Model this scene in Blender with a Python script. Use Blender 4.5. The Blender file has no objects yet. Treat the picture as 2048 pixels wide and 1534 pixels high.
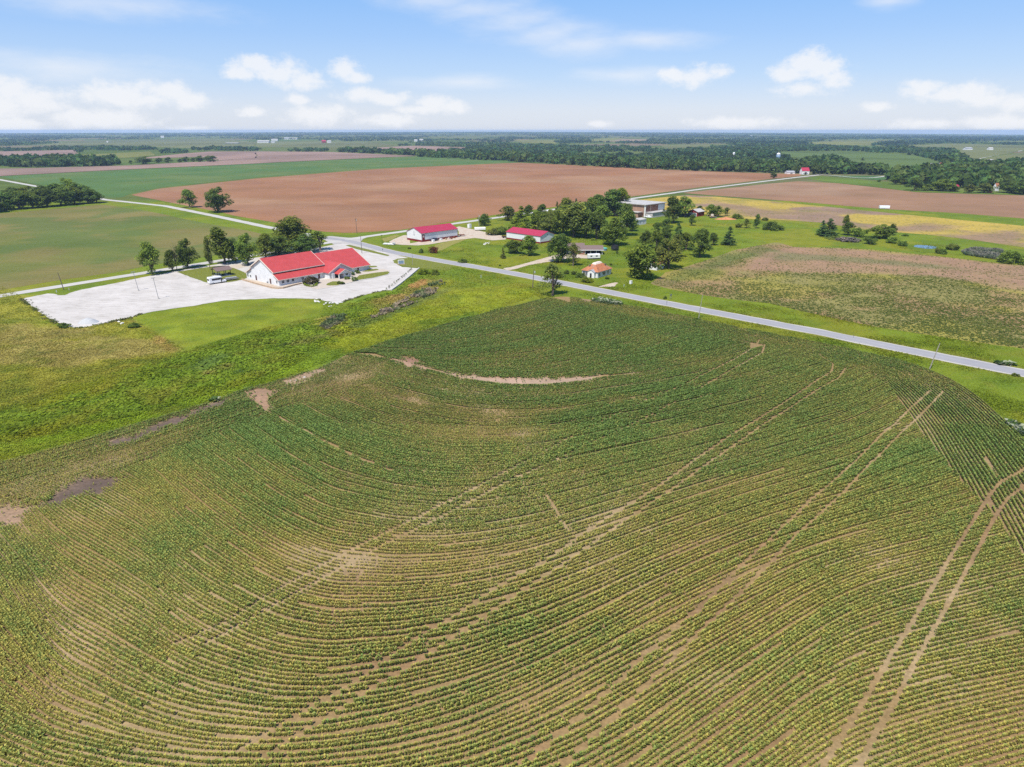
import bpy, bmesh, math, random
import numpy as np
from mathutils import Vector, Matrix

sc = bpy.context.scene
COL = sc.collection
RNG = np.random.default_rng(7)
random.seed(7)

# ------------------------------------------------------------------ survey
# The camera pose (60 m up, tilted 20.34 degrees down) was recovered from the photograph; G() turns a
# surveyed point of the photograph into the ground point it shows, in metres.
TILT = math.radians(20.34); FL = 1365.0; HC = 60.0
CT, ST = math.cos(TILT), math.sin(TILT)

def Gn(px, py, z=0.0):
    px = np.asarray(px, float); py = np.asarray(py, float)
    u = 767.0 - py; r = px - 1024.0
    dz = -FL*ST + u*CT; t = (z-HC)/dz
    return np.stack([r*t, (FL*CT + u*ST)*t], -1)

def G(px, py, z=0.0):
    p = Gn(px, py, z); return float(p[0]), float(p[1])

def GP(pts): return Gn(np.array([p[0] for p in pts]), np.array([p[1] for p in pts]))

# ------------------------------------------------------------------ numpy noise, polygons
def _hash(ix, iy, s):
    h = (ix*374761393 + iy*668265263 + s*974711) & 0xffffffff
    h = ((h ^ (h >> 13))*1274126177) & 0xffffffff
    return ((h ^ (h >> 16)) & 0xffffff)/float(0xffffff)

def vnoise(x, y, s=0):
    ix = np.floor(x).astype(np.int64); iy = np.floor(y).astype(np.int64)
    fx = x-ix; fy = y-iy
    fx = fx*fx*(3-2*fx); fy = fy*fy*(3-2*fy)
    a = _hash(ix, iy, s); b = _hash(ix+1, iy, s); c = _hash(ix, iy+1, s); d = _hash(ix+1, iy+1, s)
    return (a*(1-fx)+b*fx)*(1-fy) + (c*(1-fx)+d*fx)*fy

def fbm(x, y, scale, s=0, oct=4):
    x = np.asarray(x, float)/scale; y = np.asarray(y, float)/scale
    v = 0; a = 0.5; n = 0
    for o in range(oct):
        v = v + a*vnoise(x+o*17.3, y-o*9.1, s+o); n += a
        x = x*2.03; y = y*2.03; a *= 0.5
    return v/n

def inpoly(P, poly):
    x, y = P[:, 0], P[:, 1]; r = np.zeros(len(P), bool); n = len(poly)
    j = n-1
    for i in range(n):
        xi, yi = poly[i]; xj, yj = poly[j]
        if yi != yj:
            c = ((yi > y) != (yj > y)) & (x < (xj-xi)*(y-yi)/(yj-yi)+xi)
            r ^= c
        j = i
    return r

def segdist(P, line, closed=False):
    """distance to a polyline and nearest point"""
    best = np.full(len(P), 1e18); near = np.zeros((len(P), 2))
    n = len(line)
    for i in range(n if closed else n-1):
        a = line[i]; b = line[(i+1) % n]; d = b-a; L = (d@d) or 1e-9
        t = np.clip(((P-a)@d)/L, 0, 1); q = a+t[:, None]*d
        dd = ((P-q)**2).sum(1); m = dd < best
        best[m] = dd[m]; near[m] = q[m]
    return np.sqrt(best), near

def sdist(P, poly):
    d, _ = segdist(P, poly, True)
    return np.where(inpoly(P, poly), d, -d)

def sstep(a, b, x):
    t = np.clip((x-a)/(b-a), 0, 1); return t*t*(3-2*t)

def resample(line, step):
    line = np.asarray(line, float)
    d = np.r_[0, np.cumsum(np.hypot(*np.diff(line, axis=0).T))]
    n = max(2, int(d[-1]/step)+1); t = np.linspace(0, d[-1], n)
    return np.stack([np.interp(t, d, line[:, 0]), np.interp(t, d, line[:, 1])], 1)

def smooth(line, k):
    l = np.asarray(line, float)
    for _ in range(k):
        m = l.copy(); m[1:-1] = 0.25*l[:-2]+0.5*l[1:-1]+0.25*l[2:]; l = m
    return l

def rough_edge(poly, step, amp, seed):
    """a traced outline with the uneven edge that grass and soil have"""
    p = np.vstack([poly, poly[:1]]); r = resample(p, step)[:-1]
    t = np.roll(r, -1, 0)-np.roll(r, 1, 0); nrm = np.stack([-t[:, 1], t[:, 0]], 1)
    nrm /= np.maximum(np.hypot(*nrm.T)[:, None], 1e-6)
    k = (fbm(r[:, 0], r[:, 1], step*3, seed, 3)-0.5)*2*amp
    return r+nrm*k[:, None]

# rolling ground: flat near by, a low rise straight ahead and a valley to the right far away
AZX = np.radians([-180, -60, -37, -28, -1, 22, 33, 37, 60, 180]); AZZ = np.array([12, 12, 14, 18, 36, 12, -8, -16, -16, 12.])
def gz(x, y):
    x = np.asarray(x, float); y = np.asarray(y, float)
    r = np.hypot(x, y); az = np.arctan2(x, y)
    return sstep(2200, 15000, r)*np.interp(az, AZX, AZZ)

def Gfar(px, py):
    """ground point allowing for the far relief"""
    z = np.zeros(np.shape(px))
    for _ in range(6):
        p = Gn(px, py, z); z = 0.5*z+0.5*gz(p[..., 0], p[..., 1])
    return p

# ------------------------------------------------------------------ mesh and object helpers
def link(o): COL.objects.link(o); return o

def np_mesh(name, verts, faces, mat=None, attrs=None, smooth_=False):
    """verts (n,3), faces (m,k) all of one size"""
    me = bpy.data.meshes.new(name)
    verts = np.asarray(verts, np.float32); faces = np.asarray(faces, np.int32)
    m, k = faces.shape
    me.vertices.add(len(verts)); me.vertices.foreach_set('co', verts.ravel())
    me.loops.add(m*k); me.loops.foreach_set('vertex_index', faces.ravel())
    me.polygons.add(m); me.polygons.foreach_set('loop_start', np.arange(0, m*k, k, dtype=np.int32))
    if smooth_: me.polygons.foreach_set('use_smooth', np.ones(m, bool))
    for an, arr in (attrs or {}).items():
        arr = np.asarray(arr, np.float32)
        if arr.ndim == 2:
            if arr.shape[1] == 3: arr = np.hstack([arr, np.ones((len(arr), 1), np.float32)])
            a = me.attributes.new(an, 'FLOAT_COLOR', 'POINT'); a.data.foreach_set('color', arr.astype(np.float32).ravel())
        else:
            a = me.attributes.new(an, 'FLOAT', 'POINT'); a.data.foreach_set('value', arr)
    me.update(calc_edges=True)
    if mat: me.materials.append(mat)
    return me

class MB:
    """collects boxes, prisms and tubes and links them as ONE mesh object"""
    def __init__(s): s.v = []; s.f = []
    def add(s, vs, fs):
        o = len(s.v); s.v += [tuple(map(float, p)) for p in vs]; s.f += [tuple(i+o for i in f) for f in fs]; return s
    def box(s, x0, x1, y0, y1, z0, z1):
        x0, x1 = min(x0, x1), max(x0, x1); y0, y1 = min(y0, y1), max(y0, y1)
        return s.add([(x0,y0,z0),(x1,y0,z0),(x1,y1,z0),(x0,y1,z0),(x0,y0,z1),(x1,y0,z1),(x1,y1,z1),(x0,y1,z1)],
                     [(0,3,2,1),(4,5,6,7),(0,1,5,4),(1,2,6,5),(2,3,7,6),(3,0,4,7)])
    def prism(s, prof, a0, a1, axis='x'):
        """closed profile extruded along an axis; the profile is (y,z) for x and (x,z) for y and (x,y) for z"""
        n = len(prof)
        P = {'x': lambda p, a: (a, p[0], p[1]), 'y': lambda p, a: (p[0], a, p[1]), 'z': lambda p, a: (p[0], p[1], a)}[axis]
        vs = [P(p, a0) for p in prof]+[P(p, a1) for p in prof]
        return s.add(vs, [tuple(range(n))[::-1], tuple(range(n, 2*n))]+[(i, (i+1) % n, n+(i+1) % n, n+i) for i in range(n)])
    def tube(s, pts, rad, seg=8, caps=True):
        pts = [Vector(p) for p in pts]
        if not hasattr(rad, '__len__'): rad = [rad]*len(pts)
        vs = []; fs = []
        for i, p in enumerate(pts):
            d = (pts[min(i+1, len(pts)-1)]-pts[max(i-1, 0)]).normalized()
            u = d.orthogonal().normalized() if abs(d.z) < 0.99 else Vector((1, 0, 0))
            u = (u-d*u.dot(d)).normalized(); w = d.cross(u)
            for k in range(seg):
                a = 2*math.pi*k/seg; vs.append(p+(u*math.cos(a)+w*math.sin(a))*rad[i])
        for i in range(len(pts)-1):
            for k in range(seg):
                fs.append((i*seg+k, i*seg+(k+1) % seg, (i+1)*seg+(k+1) % seg, (i+1)*seg+k))
        if caps: fs += [tuple(range(seg))[::-1], tuple(range((len(pts)-1)*seg, len(pts)*seg))]
        return s.add(vs, fs)
    def lathe(s, prof, seg=16, c=(0, 0, 0)):
        vs = []; fs = []; n = len(prof)
        for r, z in prof:
            for k in range(seg):
                a = 2*math.pi*k/seg; vs.append((c[0]+r*math.cos(a), c[1]+r*math.sin(a), c[2]+z))
        for i in range(n-1):
            for k in range(seg): fs.append((i*seg+k, i*seg+(k+1) % seg, (i+1)*seg+(k+1) % seg, (i+1)*seg+k))
        fs += [tuple(range(seg))[::-1], tuple(range((n-1)*seg, n*seg))]
        return s.add(vs, fs)
    def xform(s, M): s.v = [tuple(M @ Vector(p)) for p in s.v]; return s
    def build(s, name, mat, parent=None, bevel=0, smooth_=False):
        me = bpy.data.meshes.new(name); me.from_pydata(s.v, [], s.f); 
        bm = bmesh.new(); bm.from_mesh(me); bmesh.ops.recalc_face_normals(bm, faces=bm.faces)
        if bevel: bmesh.ops.bevel(bm, geom=list(bm.edges), offset=bevel, segments=1, affect='EDGES', clamp_overlap=True)
        bm.to_mesh(me); bm.free()
        if smooth_:
            for p in me.polygons: p.use_smooth = True
        me.materials.append(mat); o = link(bpy.data.objects.new(name, me))
        if parent: o.parent = parent
        return o

def thing(name, label, cat, loc=(0, 0, 0), rz=0.0, group=None):
    o = link(bpy.data.objects.new(name, None)); o.location = loc; o.rotation_euler = (0, 0, rz)
    o.empty_display_size = 0.5
    return tag(o, label, cat, group)
def tag(o, label, cat, group=None):
    o['label'] = label; o['category'] = cat
    if group: o['group'] = group
    return o
def struct(o): o['kind'] = 'structure'; return o
def stuff(o, label=None, cat=None):
    o['kind'] = 'stuff'
    if label: o['label'] = label; o['category'] = cat
    return o
def copy_tree(o, parent=None):
    c = o.copy(); COL.objects.link(c)
    if parent: c.parent = parent
    for ch in o.children: copy_tree(ch, c)
    return c

# ------------------------------------------------------------------ materials
def newmat(name):
    m = bpy.data.materials.new(name); m.use_nodes = True; nt = m.node_tree; nt.nodes.clear()
    out = nt.nodes.new('ShaderNodeOutputMaterial'); b = nt.nodes.new('ShaderNodeBsdfPrincipled')
    nt.links.new(b.outputs[0], out.inputs[0]); b.inputs['Specular IOR Level'].default_value = 0.25
    return m, nt, b, out

def N(nt, t, **kw):
    n = nt.nodes.new(t)
    for k, v in kw.items():
        if k.startswith('i_'): n.inputs[k[2:].replace('_', ' ')].default_value = v
        else: setattr(n, k, v)
    return n

def noise_fac(nt, scale, detail=4, coord='Object', stretch=None, rough=0.55):
    tc = N(nt, 'ShaderNodeTexCoord'); src = tc.outputs[coord]
    if stretch:
        mp = N(nt, 'ShaderNodeMapping'); nt.links.new(src, mp.inputs[0]); mp.inputs['Scale'].default_value = stretch[0]; mp.inputs['Rotation'].default_value = (0, 0, stretch[1]); src = mp.outputs[0]
    n = N(nt, 'ShaderNodeTexNoise'); n.inputs['Scale'].default_value = scale; n.inputs['Detail'].default_value = detail; n.inputs['Roughness'].default_value = rough
    nt.links.new(src, n.inputs['Vector']); return n.outputs['Fac']

def ramp(nt, fac, stops):
    r = N(nt, 'ShaderNodeValToRGB'); e = r.color_ramp.elements
    while len(e) < len(stops): e.new(0.5)
    for el, (p, c) in zip(e, stops): el.position = p; el.color = (*c, 1)
    nt.links.new(fac, r.inputs[0]); return r.outputs[0]

def mixc(nt, fac, a, b, mode='MIX'):
    m = N(nt, 'ShaderNodeMix', data_type='RGBA', blend_type=mode)
    for sock, v in ((m.inputs[0], fac), (m.inputs[6], a), (m.inputs[7], b)):
        if hasattr(v, 'links') or hasattr(v, 'is_linked'): nt.links.new(v, sock)
        elif isinstance(v, (int, float)): sock.default_value = v
        else: sock.default_value = (*v, 1)
    return m.outputs[2]

def bump(nt, bsdf, fac, strength=0.3, dist=0.05):
    b = N(nt, 'ShaderNodeBump'); b.inputs['Strength'].default_value = strength; b.inputs['Distance'].default_value = dist
    nt.links.new(fac, b.inputs['Height']); nt.links.new(b.outputs[0], bsdf.inputs['Normal'])

def simple(name, col, rough=0.7, var=0.15, scale=3.0, metal=0.0, spec=0.25, dirt=None, bmp=0.0):
    m, nt, b, _ = newmat(name)
    f = noise_fac(nt, scale)
    c = ramp(nt, f, [(0.3, tuple(x*(1-var) for x in col)), (0.7, tuple(min(1, x*(1+var)) for x in col))])
    if dirt:
        f2 = noise_fac(nt, 0.35, 5); c = mixc(nt, ramp(nt, f2, [(0.5, (0, 0, 0)), (0.75, (1, 1, 1))]), c, dirt)
    nt.links.new(c, b.inputs['Base Color']); b.inputs['Roughness'].default_value = rough
    b.inputs['Metallic'].default_value = metal; b.inputs['Specular IOR Level'].default_value = spec
    if bmp: bump(nt, b, f, bmp)
    return m

def ribbed(name, col, pitch=0.3, axis=0, rough=0.45, var=0.08):
    """sheet metal or siding with ribs every pitch metres along one local axis"""
    m, nt, b, _ = newmat(name)
    tc = N(nt, 'ShaderNodeTexCoord'); sx = N(nt, 'ShaderNodeSeparateXYZ'); nt.links.new(tc.outputs['Object'], sx.inputs[0])
    mu = N(nt, 'ShaderNodeMath', operation='MULTIPLY'); mu.inputs[1].default_value = 2*math.pi/pitch; nt.links.new(sx.outputs[axis], mu.inputs[0])
    si = N(nt, 'ShaderNodeMath', operation='SINE'); nt.links.new(mu.outputs[0], si.inputs[0])
    pw = N(nt, 'ShaderNodeMath', operation='GREATER_THAN'); pw.inputs[1].default_value = 0.75; nt.links.new(si.outputs[0], pw.inputs[0])
    f = noise_fac(nt, 0.5, 5)
    c = ramp(nt, f, [(0.3, tuple(x*(1-var) for x in col)), (0.7, tuple(min(1, x*(1+var)) for x in col))])
    f3 = noise_fac(nt, 1.0, 4, stretch=((0.15, 3, 3), 0) if axis == 1 else ((3, 0.15, 3), 0))
    c = mixc(nt, 0.25, c, ramp(nt, f3, [(0.3, tuple(x*0.72 for x in col)), (0.7, col)]))
    nt.links.new(c, b.inputs['Base Color']); b.inputs['Roughness'].default_value = rough; b.inputs['Specular IOR Level'].default_value = 0.3
    bump(nt, b, si.outputs[0], 0.1, 0.01)
    return m

def foliage(name, col, attr='tint', trans=0.45, var=0.0, colattr=False):
    """leaf material: per-leaf tint from the mesh, some light through the leaf"""
    m = bpy.data.materials.new(name); m.use_nodes = True; nt = m.node_tree; nt.nodes.clear()
    out = N(nt, 'ShaderNodeOutputMaterial'); d = N(nt, 'ShaderNodeBsdfDiffuse'); t = N(nt, 'ShaderNodeBsdfTranslucent'); mx = N(nt, 'ShaderNodeMixShader')
    at = N(nt, 'ShaderNodeAttribute', attribute_name=attr)
    if colattr: c = at.outputs['Color']
    else:
        c = ramp(nt, at.outputs['Fac'], [(0.0, tuple(x*0.6 for x in col)), (0.5, col), (1.0, (min(1, col[0]*1.75), col[1]*1.5, col[2]*1.15))])
        oi = N(nt, 'ShaderNodeObjectInfo'); hs = N(nt, 'ShaderNodeHueSaturation'); nt.links.new(c, hs.inputs['Color'])
        ma = N(nt, 'ShaderNodeMapRange'); ma.inputs['To Min'].default_value = 0.8; ma.inputs['To Max'].default_value = 1.2; nt.links.new(oi.outputs['Random'], ma.inputs[0]); nt.links.new(ma.outputs[0], hs.inputs['Value'])
        mb = N(nt, 'ShaderNodeMapRange'); mb.inputs['To Min'].default_value = 0.485; mb.inputs['To Max'].default_value = 0.515; nt.links.new(oi.outputs['Random'], mb.inputs[0]); nt.links.new(mb.outputs[0], hs.inputs['Hue'])
        c = hs.outputs[0]
    nt.links.new(c, d.inputs[0]); nt.links.new(c, t.inputs[0]); mx.inputs[0].default_value = trans
    nt.links.new(d.outputs[0], mx.inputs[1]); nt.links.new(t.outputs[0], mx.inputs[2]); nt.links.new(mx.outputs[0], out.inputs[0])
    return m

def ground_mat(name, fine=2.5, amount=0.35, coarse=0.12, stripes=None, bmp=0.5, speck=None):
    """soil or turf: mapped colour of the surface from the mesh plus clod and tuft scale mottling"""
    m, nt, b, _ = newmat(name)
    at = N(nt, 'ShaderNodeAttribute', attribute_name='tint')
    f = noise_fac(nt, fine, 3, rough=0.7); g = noise_fac(nt, coarse, 5)
    c = mixc(nt, 1.0, at.outputs['Color'], ramp(nt, f, [(0.25, (1-amount,)*3), (0.75, (1+amount,)*3)]), 'MULTIPLY')
    c = mixc(nt, 1.0, c, ramp(nt, g, [(0.3, (0.85, 0.87, 0.85)), (0.7, (1.12, 1.1, 1.1))]), 'MULTIPLY')
    if stripes:
        for ang, sc_, amt, st in stripes:
            s = noise_fac(nt, sc_, 3, stretch=((1, st, 1), ang), rough=0.6)
            c = mixc(nt, 1.0, c, ramp(nt, s, [(0.3, (1-amt,)*3), (0.7, (1+amt,)*3)]), 'MULTIPLY')
    if speck:
        v = N(nt, 'ShaderNodeTexVoronoi'); v.inputs['Scale'].default_value = speck[0]
        tc = N(nt, 'ShaderNodeTexCoord'); nt.links.new(tc.outputs['Object'], v.inputs['Vector'])
        c = mixc(nt, ramp(nt, v.outputs['Distance'], [(speck[1]*0.6, (1, 1, 1)), (speck[1], (0, 0, 0))]), c, speck[2])
    nt.links.new(c, b.inputs['Base Color']); b.inputs['Roughness'].default_value = 0.95; b.inputs['Specular IOR Level'].default_value = 0.05
    bump(nt, b, f, bmp, 0.15)
    return m

M = {}
M['white_wall'] = ribbed('white_siding', (0.62, 0.62, 0.62), 0.3, 0, 0.5)
M['white_wall_y'] = ribbed('white_siding_gable', (0.62, 0.62, 0.62), 0.3, 1, 0.5)
M['white'] = simple('white_paint', (0.66, 0.65, 0.62), 0.5, 0.05)
M['cream'] = simple('cream_fascia', (0.62, 0.52, 0.43), 0.6, 0.06)
M['red_roof'] = ribbed('red_metal_roof', (0.39, 0.052, 0.046), 0.45, 0, 0.5, 0.12)
M['crimson_roof'] = ribbed('crimson_metal_roof', (0.34, 0.024, 0.05), 0.3, 0, 0.45, 0.08)
M['red_panel'] = simple('dark_red_panel', (0.17, 0.012, 0.012), 0.55, 0.1)
M['rust_roof'] = simple('rusted_roof', (0.34, 0.125, 0.055), 0.8, 0.3, 1.2, dirt=(0.24, 0.16, 0.12))
M['brown_roof'] = simple('brown_shingles', (0.15, 0.105, 0.09), 0.85, 0.2, 4)
M['grey_roof'] = simple('grey_shingles', (0.28, 0.28, 0.29), 0.85, 0.15, 2)
M['flat_roof'] = simple('pale_flat_roof', (0.37, 0.35, 0.325), 0.8, 0.1, 0.6, dirt=(0.28, 0.26, 0.235))
M['dark'] = simple('dark_opening', (0.02, 0.02, 0.022), 0.6, 0.2)
M['brown_door'] = simple('brown_door', (0.10, 0.055, 0.05), 0.55, 0.15)
M['stone'] = simple('tan_stone', (0.36, 0.26, 0.17), 0.9, 0.25, 1.5, bmp=0.4)
M['concrete'] = simple('concrete', (0.44, 0.42, 0.38), 0.9, 0.12, 2, dirt=(0.3, 0.28, 0.25))
M['grey_metal'] = simple('grey_metal', (0.26, 0.26, 0.27), 0.4, 0.1, metal=0.4)
M['black_metal'] = simple('black_metal', (0.03, 0.03, 0.033), 0.5, 0.2)
M['wood_pole'] = simple('weathered_pole', (0.13, 0.10, 0.08), 0.85, 0.25, 4)
M['pale_pole'] = simple('pale_weathered_pole', (0.28, 0.25, 0.22), 0.85, 0.2, 4)
M['rubber'] = simple('rubber', (0.015, 0.015, 0.015), 0.8, 0.2)
M['navy'] = simple('navy_car_paint', (0.015, 0.02, 0.045), 0.25, 0.1, spec=0.5)
M['silver'] = simple('silver_car_paint', (0.38, 0.39, 0.40), 0.3, 0.08, spec=0.5)
M['car_white'] = simple('white_car_paint', (0.72, 0.72, 0.72), 0.3, 0.04, spec=0.5)
M['teal'] = simple('teal_cover', (0.10, 0.38, 0.30), 0.5, 0.12)
M['blue_grey'] = simple('blue_grey_liner', (0.17, 0.24, 0.32), 0.5, 0.1)
M['bark'] = simple('bark', (0.11, 0.085, 0.065), 0.95, 0.3, 2.5, bmp=0.5)
M['pale_bark'] = simple('pale_bark', (0.27, 0.24, 0.21), 0.95, 0.25, 2.5)
M['rust'] = simple('rusty_iron', (0.17, 0.06, 0.035), 0.8, 0.3, 3)
M['orange_soil'] = simple('orange_clay', (0.40, 0.17, 0.075), 0.95, 0.2, 0.8, bmp=0.4)
M['gravel_pile'] = simple('grey_gravel', (0.36, 0.36, 0.355), 0.95, 0.2, 6, bmp=0.6)
M['rubble'] = simple('broken_concrete', (0.48, 0.46, 0.42), 0.95, 0.2, 3)
M['tan_wood'] = simple('tan_timber', (0.36, 0.26, 0.16), 0.8, 0.2)
M['barn_red'] = simple('barn_red_boards', (0.20, 0.018, 0.018), 0.7, 0.15)
def brickmat():
    m, nt, b, _ = newmat('red_brick'); tc = N(nt, 'ShaderNodeTexCoord'); br = N(nt, 'ShaderNodeTexBrick')
    mp = N(nt, 'ShaderNodeMapping'); mp.inputs['Rotation'].default_value = (math.pi/2, 0, 0); nt.links.new(tc.outputs['Object'], mp.inputs[0]); nt.links.new(mp.outputs[0], br.inputs[0])
    br.inputs['Color1'].default_value = (0.30, 0.11, 0.055, 1); br.inputs['Color2'].default_value = (0.24, 0.09, 0.05, 1); br.inputs['Mortar'].default_value = (0.36, 0.27, 0.2, 1); br.inputs['Scale'].default_value = 2.5
    f = noise_fac(nt, 0.6); c = mixc(nt, 1.0, br.outputs[0], ramp(nt, f, [(0.3, (0.8,)*3), (0.7, (1.15,)*3)]), 'MULTIPLY')
    nt.links.new(c, b.inputs['Base Color']); b.inputs['Roughness'].default_value = 0.9; return m
M['brick'] = brickmat()
def glassmat():
    m, nt, b, _ = newmat('window_glass'); f = noise_fac(nt, 1.5)
    nt.links.new(ramp(nt, f, [(0.3, (0.03, 0.035, 0.045)), (0.7, (0.07, 0.08, 0.095))]), b.inputs['Base Color']); b.inputs['Roughness'].default_value = 0.12; b.inputs['Specular IOR Level'].default_value = 0.6; return m
M['glass'] = glassmat()

def roadmat(name, col, var, tracks):
    m, nt, b, _ = newmat(name)
    f = noise_fac(nt, 1.2, 6, rough=0.65); g = noise_fac(nt, 0.07, 4)
    c = ramp(nt, f, [(0.3, tuple(x*(1-var) for x in col)), (0.7, tuple(x*(1+var) for x in col))])
    c = mixc(nt, 1.0, c, ramp(nt, g, [(0.35, (0.9, 0.9, 0.91)), (0.65, (1.08, 1.07, 1.06))]), 'MULTIPLY')
    at = N(nt, 'ShaderNodeAttribute', attribute_name='wear')
    c = mixc(nt, at.outputs['Fac'], c, tracks)
    nt.links.new(c, b.inputs['Base Color']); b.inputs['Roughness'].default_value = 0.92; b.inputs['Specular IOR Level'].default_value = 0.1
    bump(nt, b, f, 0.3, 0.03); return m
M['asphalt'] = roadmat('worn_asphalt', (0.27, 0.262, 0.262), 0.10, (0.232, 0.225, 0.228))
M['gravel_road'] = roadmat('pale_gravel_road', (0.35, 0.325, 0.29), 0.12, (0.41, 0.39, 0.35))
def lotmat():
    m, nt, b, _ = newmat('white_limestone_gravel')
    f = noise_fac(nt, 2.2, 6, rough=0.7); g = noise_fac(nt, 0.09, 5); s = noise_fac(nt, 0.5, 5, stretch=((0.4, 1.2, 1), math.radians(-22)), rough=0.75); k = noise_fac(nt, 0.28, 6, stretch=((0.5, 2.2, 1), math.radians(35)), rough=0.75)
    c = ramp(nt, f, [(0.3, (0.395, 0.365, 0.325)), (0.7, (0.47, 0.44, 0.40))])
    c = mixc(nt, 1.0, c, ramp(nt, g, [(0.35, (0.9, 0.89, 0.88)), (0.65, (1.07, 1.06, 1.06))]), 'MULTIPLY')
    c = mixc(nt, 1.0, c, ramp(nt, s, [(0.33, (0.76, 0.74, 0.72)), (0.52, (1, 1, 1))]), 'MULTIPLY')
    c = mixc(nt, ramp(nt, k, [(0.58, (0, 0, 0)), (0.72, (0.75, 0.75, 0.75))]), c, (0.25, 0.225, 0.205))
    nt.links.new(c, b.inputs['Base Color']); b.inputs['Roughness'].default_value = 0.95; b.inputs['Specular IOR Level'].default_value = 0.05
    bump(nt, b, f, 0.4, 0.05); return m
M['lot'] = lotmat()
M['drive'] = simple('buff_gravel', (0.40, 0.33, 0.25), 0.95, 0.2, 0.8, dirt=(0.36, 0.24, 0.16), bmp=0.3)
M['walk'] = simple('buff_concrete_walk', (0.40, 0.335, 0.265), 0.9, 0.08, 1.0)
M['turf'] = ground_mat('meadow_turf', 1.6, 0.38, 0.08)
M['lawn'] = simple('lawn_grass', (0.122, 0.132, 0.014), 0.95, 0.3, 1.2, bmp=0.4)
M['dry_grass'] = simple('dry_cut_grass', (0.19, 0.17, 0.035), 0.95, 0.3, 0.7, bmp=0.3)
M['soil'] = ground_mat('corn_soil', 1.8, 0.27, 0.15, [(0.6, 0.5, 0.12, 3.0)])
M['bean_soil'] = ground_mat('bean_soil', 1.3, 0.4, 0.08)
M['plough'] = ground_mat('ploughed_soil', 0.9, 0.09, 0.012, [(math.radians(-41), 0.022, 0.09, 9.0), (math.radians(-41), 0.1, 0.07, 14.0)], 0.3)
M['green_crop'] = ground_mat('green_crop', 0.8, 0.22, 0.015, [(math.radians(-41), 0.05, 0.09, 8.0)], 0.4)
M['yellow_crop'] = ground_mat('yellow_crop', 0.55, 0.2, 0.03, [(math.radians(-60), 0.06, 0.1, 6.0)], 0.4, speck=(0.28, 0.26, (0.10, 0.10, 0.03)))
M['far_field'] = ground_mat('far_pasture', 0.25, 0.12, 0.01)
M['corn'] = foliage('corn_leaves', None, 'tint', 0.32, colattr=True)
M['blade'] = foliage('grass_blades', None, 'tint', 0.42, colattr=True)
M['wood_leaf'] = foliage('woodland_leaves', None, 'tint', 0.35, colattr=True)
M['leaf_mid'] = foliage('leaves_mid_green', (0.160, 0.218, 0.042))
M['leaf_dark'] = foliage('leaves_dark_green', (0.118, 0.176, 0.042))
M['leaf_yellow'] = foliage('leaves_yellow_green', (0.185, 0.245, 0.03))
M['leaf_olive'] = foliage('leaves_olive', (0.168, 0.202, 0.05))
M['needle'] = foliage('needles_blue_green', (0.066, 0.122, 0.04), trans=0.1)
M['leaf_red'] = foliage('leaves_red_brown', (0.16, 0.055, 0.03))
M['leaf_purple'] = foliage('leaves_dark_purple', (0.085,0.075,0.035))
M['twig_grey'] = foliage('bare_twigs', (0.15, 0.13, 0.125), trans=0.05)

# ------------------------------------------------------------------ surfaces laid on the ground
def grid_sheet(name, poly, res, z, colf, mat, far=False):
    """a sheet cut to an outline, fine enough to carry the mapped colours of the surface"""
    poly = np.asarray(poly); lo = poly.min(0)-res; hi = poly.max(0)+res
    nx, ny = int((hi[0]-lo[0])/res)+2, int((hi[1]-lo[1])/res)+2
    X, Y = np.meshgrid(lo[0]+np.arange(nx)*res, lo[1]+np.arange(ny)*res, indexing='ij')
    P = np.stack([X.ravel(), Y.ravel()], 1)
    C = np.stack([X[:-1, :-1].ravel()+res/2, Y[:-1, :-1].ravel()+res/2], 1)
    keep = inpoly(C, poly)
    idx = np.arange(nx*ny).reshape(nx, ny)
    F = np.stack([idx[:-1, :-1], idx[1:, :-1], idx[1:, 1:], idx[:-1, 1:]], -1).reshape(-1, 4)[keep]
    cnt = np.bincount(F.ravel(), minlength=nx*ny)
    edge = np.where((cnt > 0) & (cnt < 4))[0]
    _, q = segdist(P[edge], poly, True); P[edge] = q
    used = np.where(cnt > 0)[0]; remap = np.zeros(nx*ny, int); remap[used] = np.arange(len(used))
    P = P[used]; F = remap[F]
    zz = (gz(P[:, 0], P[:, 1]) if far else 0)+z
    V = np.stack([P[:, 0], P[:, 1], np.broadcast_to(zz, len(P))], 1)
    me = np_mesh(name, V, F, mat, {'tint': colf(P)})
    return struct(link(bpy.data.objects.new(name, me)))

def flat_sheet(name, poly, z, mat, parent=None):
    bm = bmesh.new(); vs = [bm.verts.new((p[0], p[1], z)) for p in poly]
    f = bm.faces.new(vs); f.normal_update()
    if f.normal.z < 0: f.normal_flip()
    bmesh.ops.triangulate(bm, faces=[f])
    me = bpy.data.meshes.new(name); bm.to_mesh(me); bm.free(); me.materials.append(mat)
    o = link(bpy.data.objects.new(name, me)); o.parent = parent
    return o

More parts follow.
